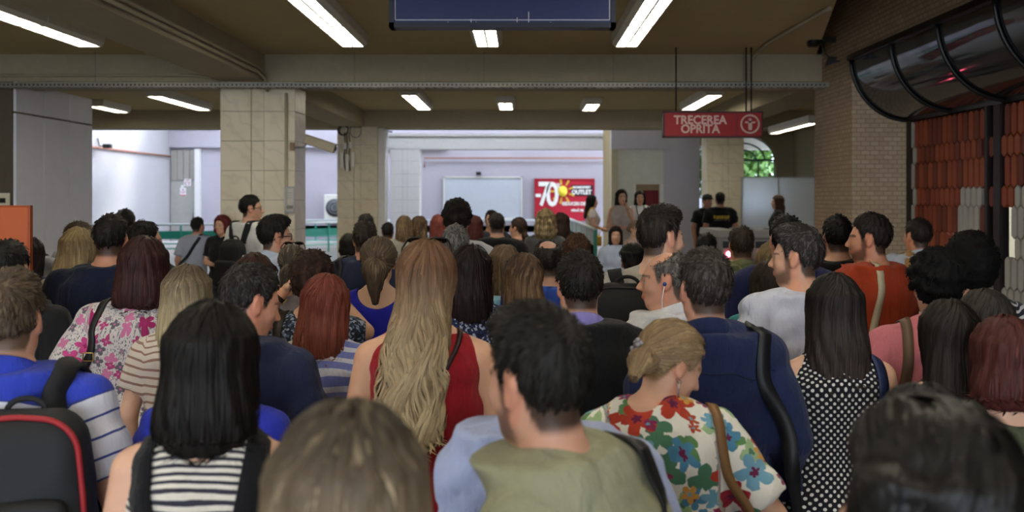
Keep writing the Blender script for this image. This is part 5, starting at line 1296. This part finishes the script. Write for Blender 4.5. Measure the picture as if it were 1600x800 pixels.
for i in range(14):
    a = i * 2.4; q = p.loc2((.016 * math.cos(a), -.130 - .005 * (i % 3), -.006 + .024 * math.sin(a))); MB().lathe([(0, -.008), (.006, -.005), (.008, 0), (.006, .005), (0, .008)], 8).xf(Matrix.Translation(q)).build('bead', plain('clip_bead', '8d8990', .3, metal=.4), cl_)
er = carried(p, 'earring', 'silver drop earring on the bowed blonde woman', 'earring')
q = p.loc2((.088, -.008, -.045)); MB().tube([tuple(q), tuple(q + np.array((0, 0, -.018))), tuple(q + np.array((0, 0, -.042)))], [.0012, .0015, .0035], 8).build('drop', plain('silver', 'd0d0d4', .2, metal=.9, bmp=0), er)
ring(q, .005, .001).build('hook', plain('silver', 'd0d0d4'), er)
p = person('woman with auburn bob in a dark green top at the right edge', 1562, 500, 575, 'f', bx=1578, skin=S2, hair=H('bob', '4c1a14', hl='74281c', len=.15, side=-.02, n=1200), top=blouse('454a36', scoop=(1.51, .085)), w=1.08)
p = person('woman with long straight dark brown hair left of the auburn bob', 1482, 472, 530, 'f', skin=S2, hair=H('long', '211914', hl='3a2e26', tip='2a211c', len=.42, wide=.95), top=tank('202228'))
# second band
p = person('woman with very long brown-to-blonde hair in a sleeveless dark red top', 668, 380, 525, 'f', bx=664, skin='c8987a', w=1.04, hair=H('long', '6e4522', tip='d2b880', hl='b08850', hlp=.45, len=.50, wave=.016, gstart=.12, n=1700, lw=.0034, side=-.035, wide=.82), top=tank('8f1822', fold=.007, scoop=(1.52, .06)), arms=('down', 'bent'), bottom=DARK)
sunglasses(p, 'sunglasses pushed up on the long blonde hair')
shoulder_bag(p, 'thin dark beaded bag strap across the red top', '2a1616', -1, cross=True, sw=.014, sx=.11)
p = person('man in a dark navy shirt with a black bag strap', 1096, 393, 500, 'm', bx=1114, w=.97, yaw=12, skin=S1, hair=H('short', '2f2822', hl='57504a', hlp=.25, top=.016), top=shirt('1c2547', fold=.007), collar=cloth('shirting_1c2547', '1c2547'), arms=('down', 'down'))
sm = cloth('navy_seam', '121831')
strap(p, p.topo, [(-.18, -.1, 1.385), (-.08, -.2, 1.385), (.08, -.2, 1.385), (.18, -.1, 1.385)], .004, sm, 'yoke_seam', n=24, off=.002)
strap(p, p.topo, [(-.155, -.12, 1.15), (0, -.2, 1.12), (.155, -.12, 1.15)], .003, sm, 'crease_seam', n=20, off=.001)
shoulder_bag(p, 'black bag with metal clips hanging beside the navy shirt', '15161a', 1, sw=.045, sx=.125, z=.80)
p = person('woman with long dark hair in a black polka dot dress', 1303, 432, 490, 'f', skin='c79c82', hair=H('long', '1d1714', hl='33271f', tip='3a2c24', len=.285, n=1300, wide=1.0), top=dress(cloth('polka_dots', pat=('dots', '14151c', 'cfccc6', .0245, .0047)), sleeve=0, hem=.5), bottom=NOB)
bg_ = shoulder_bag(p, 'glossy dark blue leather bag right of the polka dot dress', '1d2748', 1, sw=.05, sx=.14, z=1.12, half=(.08, .11, .16), out=.22)
p = person('greying man in a navy T-shirt looking down to the right', 357, 415, 490, 'm', bx=398, rot=-12, yaw=-42, pitch=16, w=1.08, skin='c48e76', hair=H('short', '221e1b', hl='4a4644', hlp=.22, top=.014), top=tee('242b48', sleeve=.8))
p = person('hidden person in royal blue behind the sleek dark bob', 338, 505, 560, 'f', skin=S1, hair=H('bob', '1d1714', len=.15, n=200), top=tee('2a35a8'), w=1.15)
p = person('dark-haired man in a black polo with a lilac collar', 903, 395, 455, 'm', bx=912, w=1.08, yaw=10, skin=S1, hair=H('short', '17130f', hl='2c2520', top=.010, lock=.026), top=tee('16171a', name='polo_shirt'), collar=cloth('collar_lilac', '8078b4'))
p = person('redhead in a blue and white striped T-shirt with a pale bag strap', 512, 433, 432, 'f', bx=502, skin=S2, w=1.05, hair=H('bob', '7a2c12', hl='b25428', tip='8a3a1c', len=.235, side=-.03, n=1400, lw=.0034), top=tee(cloth('wide_blue_stripes', pat=('stripes', '7882c6', 'cfd1e2', .052, .40)), sleeve=.6), arms=('down', 'bent'))
shoulder_bag(p, 'pale grey bag strap across the striped blue T-shirt', 'a8a69a', 1, cross=True, sw=.022)
p = person('balding grey-haired man in profile with a blue earphone', 1046, 390, 410, 'm', rot=35, yaw=45, bx=1040, skin='c08d74', face=True, hair=H('bald', '4a443e', hl='7d7770', hlp=.5, bald_r=.075, bald_y=-.03), top=shirt('c9cad0'), collar=cloth('shirting_c9cad0', 'c9cad0'))
ep = carried(p, 'earphone', 'small blue earphone with a white wire in the balding man\'s ear', 'earphone')
q = p.loc2((-.084, -.002, -.012)); MB().lathe([(0, -.008), (.006, -.006), (.008, 0), (.006, .006), (0, .008)], 10).xf(Matrix.Translation(q)).build('bud', plain('earbud_blue', '24407e', .3), ep)
MB().tube([tuple(q), tuple(q + np.array((-.004, .01, -.06))), tuple(q + np.array((.01, .02, -.16))), tuple(q + np.array((.03, .03, -.24)))], .0018, 6).build('wire', plain('wire_white', 'dcdcdc', .5), ep)
p = person('woman with long blonde hair and dark roots in a thin striped top', 296, 417, 420, 'f', skin=S2, bx=288, hair=H('long', '5c4a34', tip='cdb67e', hl='a88f58', gstart=.02, len=.32, n=1200), top=tee(cloth('rust_stripes', pat=('stripes', 'c3b8ac', '8a6a60', .03, .3)), sleeve=.6))
p = person('woman in a pink T-shirt with loose black curls', 1470, 400, 420, 'f', bx=1446, w=1.2, skin='b98a70', hair=H('curly', '0f0e0f', vol=1.5, curl=.008, len=.2), top=tee('bf6f78', neck=1.48), arms=('out', 'bent'))
shoulder_bag(p, 'wide brown bag strap across the pink T-shirt', '5a4636', -1, sw=.038, sx=.10)
p = person('brown-haired woman squeezed between the pink T-shirt and auburn bob', 1538, 455, 475, 'f', skin=S2, hair=H('long', '2e2722', hl='4c443e', len=.25), top=tee('2a2c3a'))
p = person('large woman in a grey dress with pink flowers', 235, 375, 385, 'f', bx=208, w=1.28, skin='bf917a', hair=H('bob', '341413', hl='4e1f1c', len=.19, n=1200, wide=1.05), top=dress(GREYF, sleeve=.85, hem=.4, scoop=(1.53, .06), loose=.025), bottom=NOB, arms=('bag', 'bag'))
shoulder_bag(p, 'black handbag with a brass buckle on the flowered grey dress', '141315', -1, sw=.032, sx=.10, buckle=True, z=.98, out=.25)
p = person('dark-haired person in a black T-shirt beside the orange panel', 12, 378, 385, 'm', bx=16, w=1.1, skin=S1, hair=H('short', '141210', top=.014), top=tee('141416'))
p = person('bearded man with a quiff in a white T-shirt, looking left', 1252, 358, 375, 'm', bx=1241, rot=15, yaw=48, w=1.08, skin='c3957c', face=True, beard=.8, hair=H('short', '2c2622', hl='5d5a5c', hlp=.3, top=.024, lock=.034), top=tee('c6cadb', neck=1.49), lod=0)
p = person('woman with dark curls raising both hands to her hair, patterned blouse', 490, 402, 365, 'f', skin='c99a7c', bx=486, w=1.08, hair=H('curly', '2f1c16', hl='4a2e22', vol=1.6, curl=.006, len=.2), top=blouse(cloth('blue_mottle', pat=('mottle', ('2b3446', '8b94a4', '1d222d', '5b6a82', 'a9adb4'), 95)), sleeve=.72, scoop=(1.52, .07)), arms=(((.305, -.02, 1.43), (.155, .01, 1.60)), ((.27, .03, 1.40), (.12, .12, 1.54))), face=True)
wt = carried(p, 'wristwatch', 'brown strap wristwatch on the raised left arm', 'watch')
e_, w2 = np.array((-.305 * p.k + .02, -.02, 1.43 * p.k)), np.array((-.155 * p.k + .02, .01, 1.60 * p.k))
# strap ring around the wrist and its case
dv = Vector(w2 - e_).normalized(); cpos = Vector(w2) - dv * .035
Mx = Matrix.Translation(cpos) @ dv.to_track_quat('Z', 'Y').to_matrix().to_4x4()
MB().lathe([(.027, -.009), (.031, -.009), (.031, .009), (.027, .009)], 20).xf(Mx).build('strap', plain('watch_leather', '33241c', .5), wt)
MB().lathe([(0, 0), (.016, 0), (.016, .006), (0, .007)], 18).xf(Mx @ Matrix.Rotation(math.pi / 2, 4, 'X') @ Matrix.Translation((0, 0, .029))).build('case', plain('brass', 'b59a5a', .3, metal=.9), wt)
shoulder_bag(p, 'dark brown bag strap with clips on the patterned blouse', '2a211c', -1, sw=.042, sx=.13, buckle=True)
p = person('dark auburn long-haired woman beside the long blonde hair', 735, 385, 370, 'f', skin=S1, hair=H('long', '1d0f0e', hl='33181a', len=.26), top=blouse(cloth('navy_print', pat=('mottle', ('1c2440', '2a3358', '9aa4b8', '161c30'), 120)), sleeve=.5))
p = person('man in a grey T-shirt looking right, face lit, with a black backpack', 1043, 328, 350, 'm', bx=1003, rot=-16, yaw=-46, w=1.1, skin='cb9f88', face=True, beard=.45, hair=H('short', '211a15', hl='3c2e22', top=.024, lock=.034), top=tee('a39d95', neck=1.475), lod=0)
backpack(p, 'black backpack on the man in the grey T-shirt', '101113', None, z=1.24, half=(.175, .10, .215), x=-.03)
p = person('person in pale blue mostly hidden behind the dark auburn hair', 748, 396, 305, 'm', skin=S1, hair=H('short', '1d1714'), top=tee('84b4c8', sleeve=.8))
p = person('woman with a brown-blond bob in magenta, facing left', 818, 400, 340, 'f', yaw=42, skin='c99b80', face=True, hair=H('bob', '533620', hl='9a7648', hlp=.4, tip='7a5834', len=.165, n=600), top=blouse('93224e'))
p = person('woman with curly auburn-brown hair behind the greying man', 398, 400, 340, 'f', skin=S2, hair=H('bob', '3c2116', hl='5e3a26', len=.30, curl=.005, vol=1.25, wave=.03), top=blouse('3a2a2c'))
p = person('dark-haired woman in navy behind the orange panel', 42, 372, 265, 'f', bx=50, skin=S2, hair=H('long', '1f1416', hl='321f24', len=.30), top=tee('262b46'))
p = person('afro-haired person in a dark striped T-shirt', 1507, 384, 345, 'm', bx=1532, w=1.08, skin='b3866c', hair=H('afro', '0c0b0b', curl=.005), top=tee(cloth('dark_stripes', pat=('stripes', '20222c', 'b4b0b0', .034, .4)), sleeve=.7), arms=('bent', 'bent'))
p = person('woman with long brown hair in a teal top', 1200, 410, 330, 'f', skin=S2, hair=H('long', '33251b', hl='574231', len=.30), top=tee('3b8c90', sleeve=.5))
p = person('woman with a messy brown ponytail in a royal blue top', 592, 373, 325, 'f', skin='c49a7c', hair=H('pony', '54402a', hl='8a7048', hlp=.4, tie=(0, -.11, .02), tail=.2, vol=1.7, tdir=(0, -.10, -1), n=500), top=blouse('22249a', sleeve=.4, scoop=(1.50, .10)))
p = person('broad man in a dark navy T-shirt beside the grey flowered dress', 182, 337, 310, 'm', bx=160, w=1.32, skin='b98468', hair=H('short', '16130f', hl='241f1b', top=.012), top=tee('131a30', sleeve=.85))
p = person('man with a thinning crown in a blue T-shirt', 856, 373, 310, 'm', skin=S1, hair=H('bald', '241d17', hl='3a3028', bald_r=.062, bald_y=.045), top=tee('3857b2'))
p = person('blond-haired person half hidden behind the bearded white T-shirt man', 1206, 382, 285, 'f', skin=S2, hair=H('bob', '7d6232', hl='b0924e', len=.14), top=tee('6d5f48'))
p = person('bearded man in a rust orange shirt with a cream strap, looking left', 1351, 337, 300, 'm', bx=1380, rot=18, yaw=50, w=1.1, skin='bd8468', face=True, beard=.85, hair=H('short', '1c1511', hl='2c211a', top=.018), top=tee('a03a1c', sleeve=.8), lod=0)
shoulder_bag(p, 'cream bag strap on the rust orange shirt', 'b8a88c', -1, sw=.034, sx=.10)
p = person('woman with cream blouse and blonde half-up hair at the left', 126, 358, 290, 'f', bx=118, skin=S2, hair=H('long', '8f7440', hl='c8ac68', hlp=.5, tip='c0a564', len=.27, n=500, side=-.06), top=blouse('b9ac98', sleeve=.7))
p = person('man with black hair in a navy T-shirt behind the bearded white T-shirt man', 1231, 338, 312, 'm', bx=1222, w=1.15, skin='b98a70', hair=H('short', '0f0d0c', top=.012), top=tee('20254e', sleeve=.8))
p = person('woman with half-up highlighted hair in a lace top', 788, 384, 290, 'f', skin='c99b80', hair=H('long', '6e5230', hl='a9895a', hlp=.5, len=.30), top=blouse(cloth('cream_lace', pat=('mottle', ('c7bba6', '8d8270', 'd4cab8'), 190)), sleeve=.6))
p = person('man in profile behind the broad navy T-shirt', 224, 347, 262, 'm', yaw=-52, skin='b98a70', face=True, hair=H('short', '17140f', hl='2a2622', top=.014), top=tee('2a2e38'))
p = person('woman with a sunglass-topped brown ponytail', 457, 382, 275, 'f', skin='c99b80', hair=H('pony', '43372a', hl='857454', hlp=.4, tie=(.0, -.112, .0), tail=.2, tdir=(-.1, -.2, -1)), top=blouse('8a7f82'))
sunglasses(p, 'sunglasses on the brown ponytailed head', True, '3a1216')
p = person('man with cropped hair looking down in a pale shirt at the left', 121, 343, 252, 'm', bx=86, rot=-22, yaw=-28, pitch=22, skin='b98468', hair=H('buzz', '3c2e22', hl='57452f'), top=shirt('b3b6c4'), collar=cloth('shirting_b3b6c4', 'b3b6c4'))
shoulder_bag(p, 'grey bag strap on the pale shirted man at the left', '4a4d52', -1, sw=.05, sx=.10)
p = person('black-haired man in a black T-shirt against the brick pier', 1308, 340, 270, 'm', skin='b98a70', w=1.1, hair=H('short', '0e0c0b', top=.018, lock=.036), top=tee('131315'))
p = person('grey-haired man in a pale T-shirt with dark straps', 712, 352, 265, 'm', w=1.12, skin='c08d74', hair=H('short', '4c4844', hl='8a8680', hlp=.55, top=.008), top=tee('b5b3b4', sleeve=.8))
backpack(p, 'dark grey backpack on the grey-haired man', '2c2e33', z=1.1)
p = person('man with glasses in a pale blue shirt, looking right', 431, 340, 250, 'm', bx=422, rot=-20, yaw=-42, skin='c3957c', face=True, hair=H('short', '15120f', hl='241e1a', top=.020, lock=.034), top=shirt('b2bccd'), collar=cloth('shirting_b2bccd', 'b2bccd'), lod=0)
sunglasses(p, 'dark-rimmed glasses on the pale blue shirted man', False)
shoulder_bag(p, 'black bag strap on the pale blue shirt', '1d1e22', -1, sw=.05, sx=.10)
p = person('curly brown-haired head behind the lilac-collared man', 901, 372, 240, 'f', skin=S2, hair=H('curly', '452a18', hl='6a4528', vol=1.5, curl=.007), top=tee('4a3c38'))
p = person('short-haired man in an olive camouflage shirt', 1158, 355, 250, 'm', w=1.12, skin='b98468', hair=H('short', '2b2017', hl='4a3828', top=.012), top=shirt(cloth('camouflage', pat=('mottle', ('6d7350', '4f5a3a', '8a8c66', '5d6446'), 38))), collar=cloth('olive_collar', '6d7350'))
p = person('man in a navy shirt with a dark strap near the pale column', 575, 347, 240, 'm', w=1.08, skin='b98468', hair=H('short', '2a1f17', hl='46362a', top=.016), top=shirt('2a3047'), bx=562)
shoulder_bag(p, 'black bag strap on the navy shirt near the pale column', '15161a', -1, sw=.05, sx=.10)
p = person('dark-headed man in charcoal in front of the two guards', 1098, 366, 215, 'm', bx=1114, w=1.25, skin='b98a70', yaw=-15, hair=H('short', '14110f', top=.014), top=tee('25272c', sleeve=.8))
p = person('tall curly-haired man in a pale T-shirt at the centre', 714, 316, 235, 'm', skin='b98468', hair=H('curly', '17120e', hl='2e241c', vol=1.1), top=tee('b9b9be'))
p = person('man in a pale grey shirt with a tan strap beside the tile screen', 1433, 342, 230, 'm', bx=1438, yaw=20, w=1.08, skin='bd8468', hair=H('short', '231b15', top=.010), top=shirt('a9aeb9'), collar=cloth('shirting_a9aeb9', 'a9aeb9'))
shoulder_bag(p, 'tan bag strap on the pale grey shirt', '9a7040', -1, sw=.05, sx=.10, scol='9a7040')
p = person('dark-skinned woman with sleek black hair, bowed left', 997, 381, 215, 'f', yaw=55, pitch=20, skin='8f6048', face=True, hair=H('bob', '0f0c0c', len=.11), top=tee('b0a8a0'))
# far groups
p = person('dark-haired man behind the broad navy T-shirt, just his crown showing', 196, 328, 190, 'm', skin=S3, hair=H('short', '17130f'), top=tee('33363f'))
p = person('dark-haired man in white behind the navy shirt near the pale column', 572, 335, 165, 'm', skin=S3, hair=H('short', '1a1613'), top=tee('c9c9cc'))
p = person('short person in a yellow T-shirt beside the pale column', 546, 366, 175, 'f', skin=S2, hair=H('bob', '211a15', len=.1), top=tee('c9ab2e'))
p = person('man in black with a bare neck, head bowed, right of the display board', 772, 333, 160, 'm', bx=785, w=1.15, skin='c3957c', hair=H('short', '1a1613', hl='33302c', top=.01), top=tee('141518', sleeve=.9))
p = person('tall white-shirted man with glasses and backpack beside the first column', 393, 306, 155, 'm', rot=-30, yaw=-48, bx=388, skin='c3957c', face=True, hair=H('short', '17130f', top=.014), top=shirt('d6d6d2'), arms=('down', 'bent'), lod=1)
backpack(p, 'black backpack on the tall white-shirted man', '15171a', z=1.12)
sunglasses(p, 'dark glasses on the tall white-shirted man', False)
p = person('dark-haired head behind the bowed man in black', 768, 329, 135, 'm', skin=S3, hair=H('short', '1d1916'), top=tee('3a3c44'))
p = person('woman with wavy blonde hair in a dark dotted top', 853, 328, 150, 'f', rot=-8, skin=S2, hair=H('bob', '7d6234', hl='c4a664', hlp=.5, len=.19, curl=.006, vol=1.2, n=160), top=tee(cloth('small_dots', pat=('dots', '1a1b20', '8d8d8d', .02, .004))))
p = person('woman with long dark brown hair in white, left of the slatted railing', 877, 333, 140, 'f', skin=S2, hair=H('long', '37211a', hl='4c3026', len=.28, n=120), top=tee('cfcdc9'))
p = person('young woman with a brown braid in black, facing left', 811, 340, 142, 'f', yaw=62, skin='c3957c', face=True, hair=H('pony', '3c281c', hl='5a4030', tail=.3, tie=(0, -.10, -.03)), top=tee('17181b'), lod=1)
p = person('red-haired woman raising an arm left of the bowed man in black', 741, 338, 150, 'f', skin='c99b80', hair=H('bob', '541b18', hl='732a22', len=.2, n=120), top=tank('6a5a52'), arms=('bent', ((.29, .05, 1.42), (.20, .04, 1.63))), face=True)
p = person('bright red-haired woman left of the tall curly-haired man', 686, 337, 150, 'f', skin=S2, hair=H('bob', '8a3220', hl='b04c30', len=.22, n=160), top=tee('4a4246'))
p = person('left one of two brown-blonde women standing side by side', 632, 338, 140, 'f', skin=S2, hair=H('long', '6f5230', hl='a98750', hlp=.5, len=.2, n=160), top=tee('a7a49c'))
p = person('right one of two brown-blonde women standing side by side', 655, 338, 137, 'f', skin='c99b80', hair=H('long', '63472a', hl='a98750', hlp=.5, len=.22, n=160), top=tank('b9a78e'))
p = person('man in a black T-shirt in front of the pale third column', 606, 348, 135, 'm', skin=S3, hair=H('short', '231d18'), top=tee('18191c'))
p = person('woman in a light blue shirt facing the camera', 962, 354, 132, 'f', rot=178, skin='c99b80', face=True, hair=H('long', '211612', hl='33231c', len=.30, n=160), top=shirt('aebad2'), collar=cloth('shirting_aebad2', 'aebad2'), arms=('fold', 'fold'), lod=1)
p = person('red-haired woman in black facing the camera with folded arms', 347, 337, 130, 'f', rot=170, yaw=-8, skin='c99b80', face=True, hair=H('bob', '6a1218', hl='8e2028', len=.13, vol=1.2, n=160), top=blouse('17171a', sleeve=.7), arms=('fold', 'fold'), lod=1)
p = person('light-haired woman in dusty pink looking right', 993, 345, 125, 'f', rot=-142, skin='cba28c', face=True, hair=H('bun', '8a6a48', hl='b0906a'), top=tee('c3a79c'), lod=1)
p = person('man in a grey T-shirt with a diagonal black strap at the atrium', 311, 340, 122, 'm', bx=304, rot=-8, yaw=-15, skin='bd8a70', hair=H('short', '2a2320'), top=tee('a6aab8', sleeve=.75), lod=1)
shoulder_bag(p, 'diagonal black bag strap on the grey T-shirt at the atrium', '16171c', -1, cross=True, sw=.04)
p = person('woman in a beige top with a hand to her chin by the doorway', 971, 296, 100, 'f', rot=-168, base=.3, skin='c99b80', face=True, hair=H('long', '1f1512', len=.28, n=120), top=tank('b8afa8'), arms=('chin', 'fold'), bottom=JEANS, lod=1)
p = person('woman in a white top with a lanyard by the doorway', 1000, 298, 94, 'f', rot=178, base=.3, skin='c99b80', face=True, hair=H('long', '1f1512', len=.24, n=120), top=tee('dcdadc'), bottom=SKIRT, lod=1)
ly = carried(p, 'lanyard', 'dark lanyard with a card on the white top by the doorway', 'lanyard')
for sg in (-1, 1): strap(p, ly, [(sg * .06, -.02, 1.51), (sg * .065, .08, 1.44), (sg * .045, .14, 1.32), (sg * .008, .16, 1.18)], .016, M_BLACK, 'ribbon', n=20)
MB().box((-.035, .155, 1.02), (.035, .160, 1.10)).build('card', M_WHITEM, ly)
p = person('woman in profile with long black hair in a pale top behind the slatted railing', 925, 305, 88, 'f', rot=-82, base=.3, skin='c3957c', face=True, hair=H('long', '120e0f', len=.34, n=120), top=tee('cdc6c6', sleeve=.4), arms=('bent', 'bent'), lod=1)
shoulder_bag(p, 'yellow bag of the woman in profile behind the railing', 'c9a23a', 1, sw=.02, sx=.12, z=.9)
p = person('guard in black with a yellow-lettered back', 1125, 301, 98, 'm', base=.3, w=1.12, skin=S4, hair=H('short', '161412'), top=tee('0f1012', sleeve=.7), bottom=dict(kind='trousers', mat=cloth('black_trousers', '101113')), lod=1)
for i in range(8):      # illegible yellow print across the shoulders
    x = -.125 + i * .036
    q = p.top.project(np.array([[x, -.2, 1.33 * p.k]]), .004)[0]; MB().box((q[0] - .014, q[1] - .004, q[2] - .026), (q[0] + .014, q[1] + .004, q[2] + .026), .006).build('print_mark', plain('print_yellow', 'b8962a', .6), p.topo)
    q = p.top.project(np.array([[x, -.2, 1.275 * p.k]]), .004)[0]; MB().box((q[0] - .012, q[1] - .004, q[2] - .007), (q[0] + .012, q[1] + .004, q[2] + .007)).build('print_mark', plain('print_grey', '6d6f5a', .6), p.topo)
p = person('guard in black with a cap, half behind the yellow-lettered guard', 1107, 304, 95, 'm', rot=-155, yaw=-5, base=.3, w=1.1, skin=S4, face=True, hair=H('short', '161412'), top=tee('131417'), bx=1103, lod=1)
cap(p, 'dark cap on the guard by the marble column', '23251f')
p = person('woman with long brown hair in a black jacket in front of the frosted glass', 1215, 305, 97, 'f', rot=75, base=.3, skin='c99b80', face=True, hair=H('long', '4a2f22', hl='6e4a34', len=.28, n=120), top=shirt('1a1b1f', name='jacket'), lod=1)
p = person('man in white seen dimly through the frosted glass edge', 1263, 298, 80, 'm', rot=120, base=.3, skin=S3, face=True, hair=H('short', '241d19'), top=shirt('c9c9cc'), lod=2)
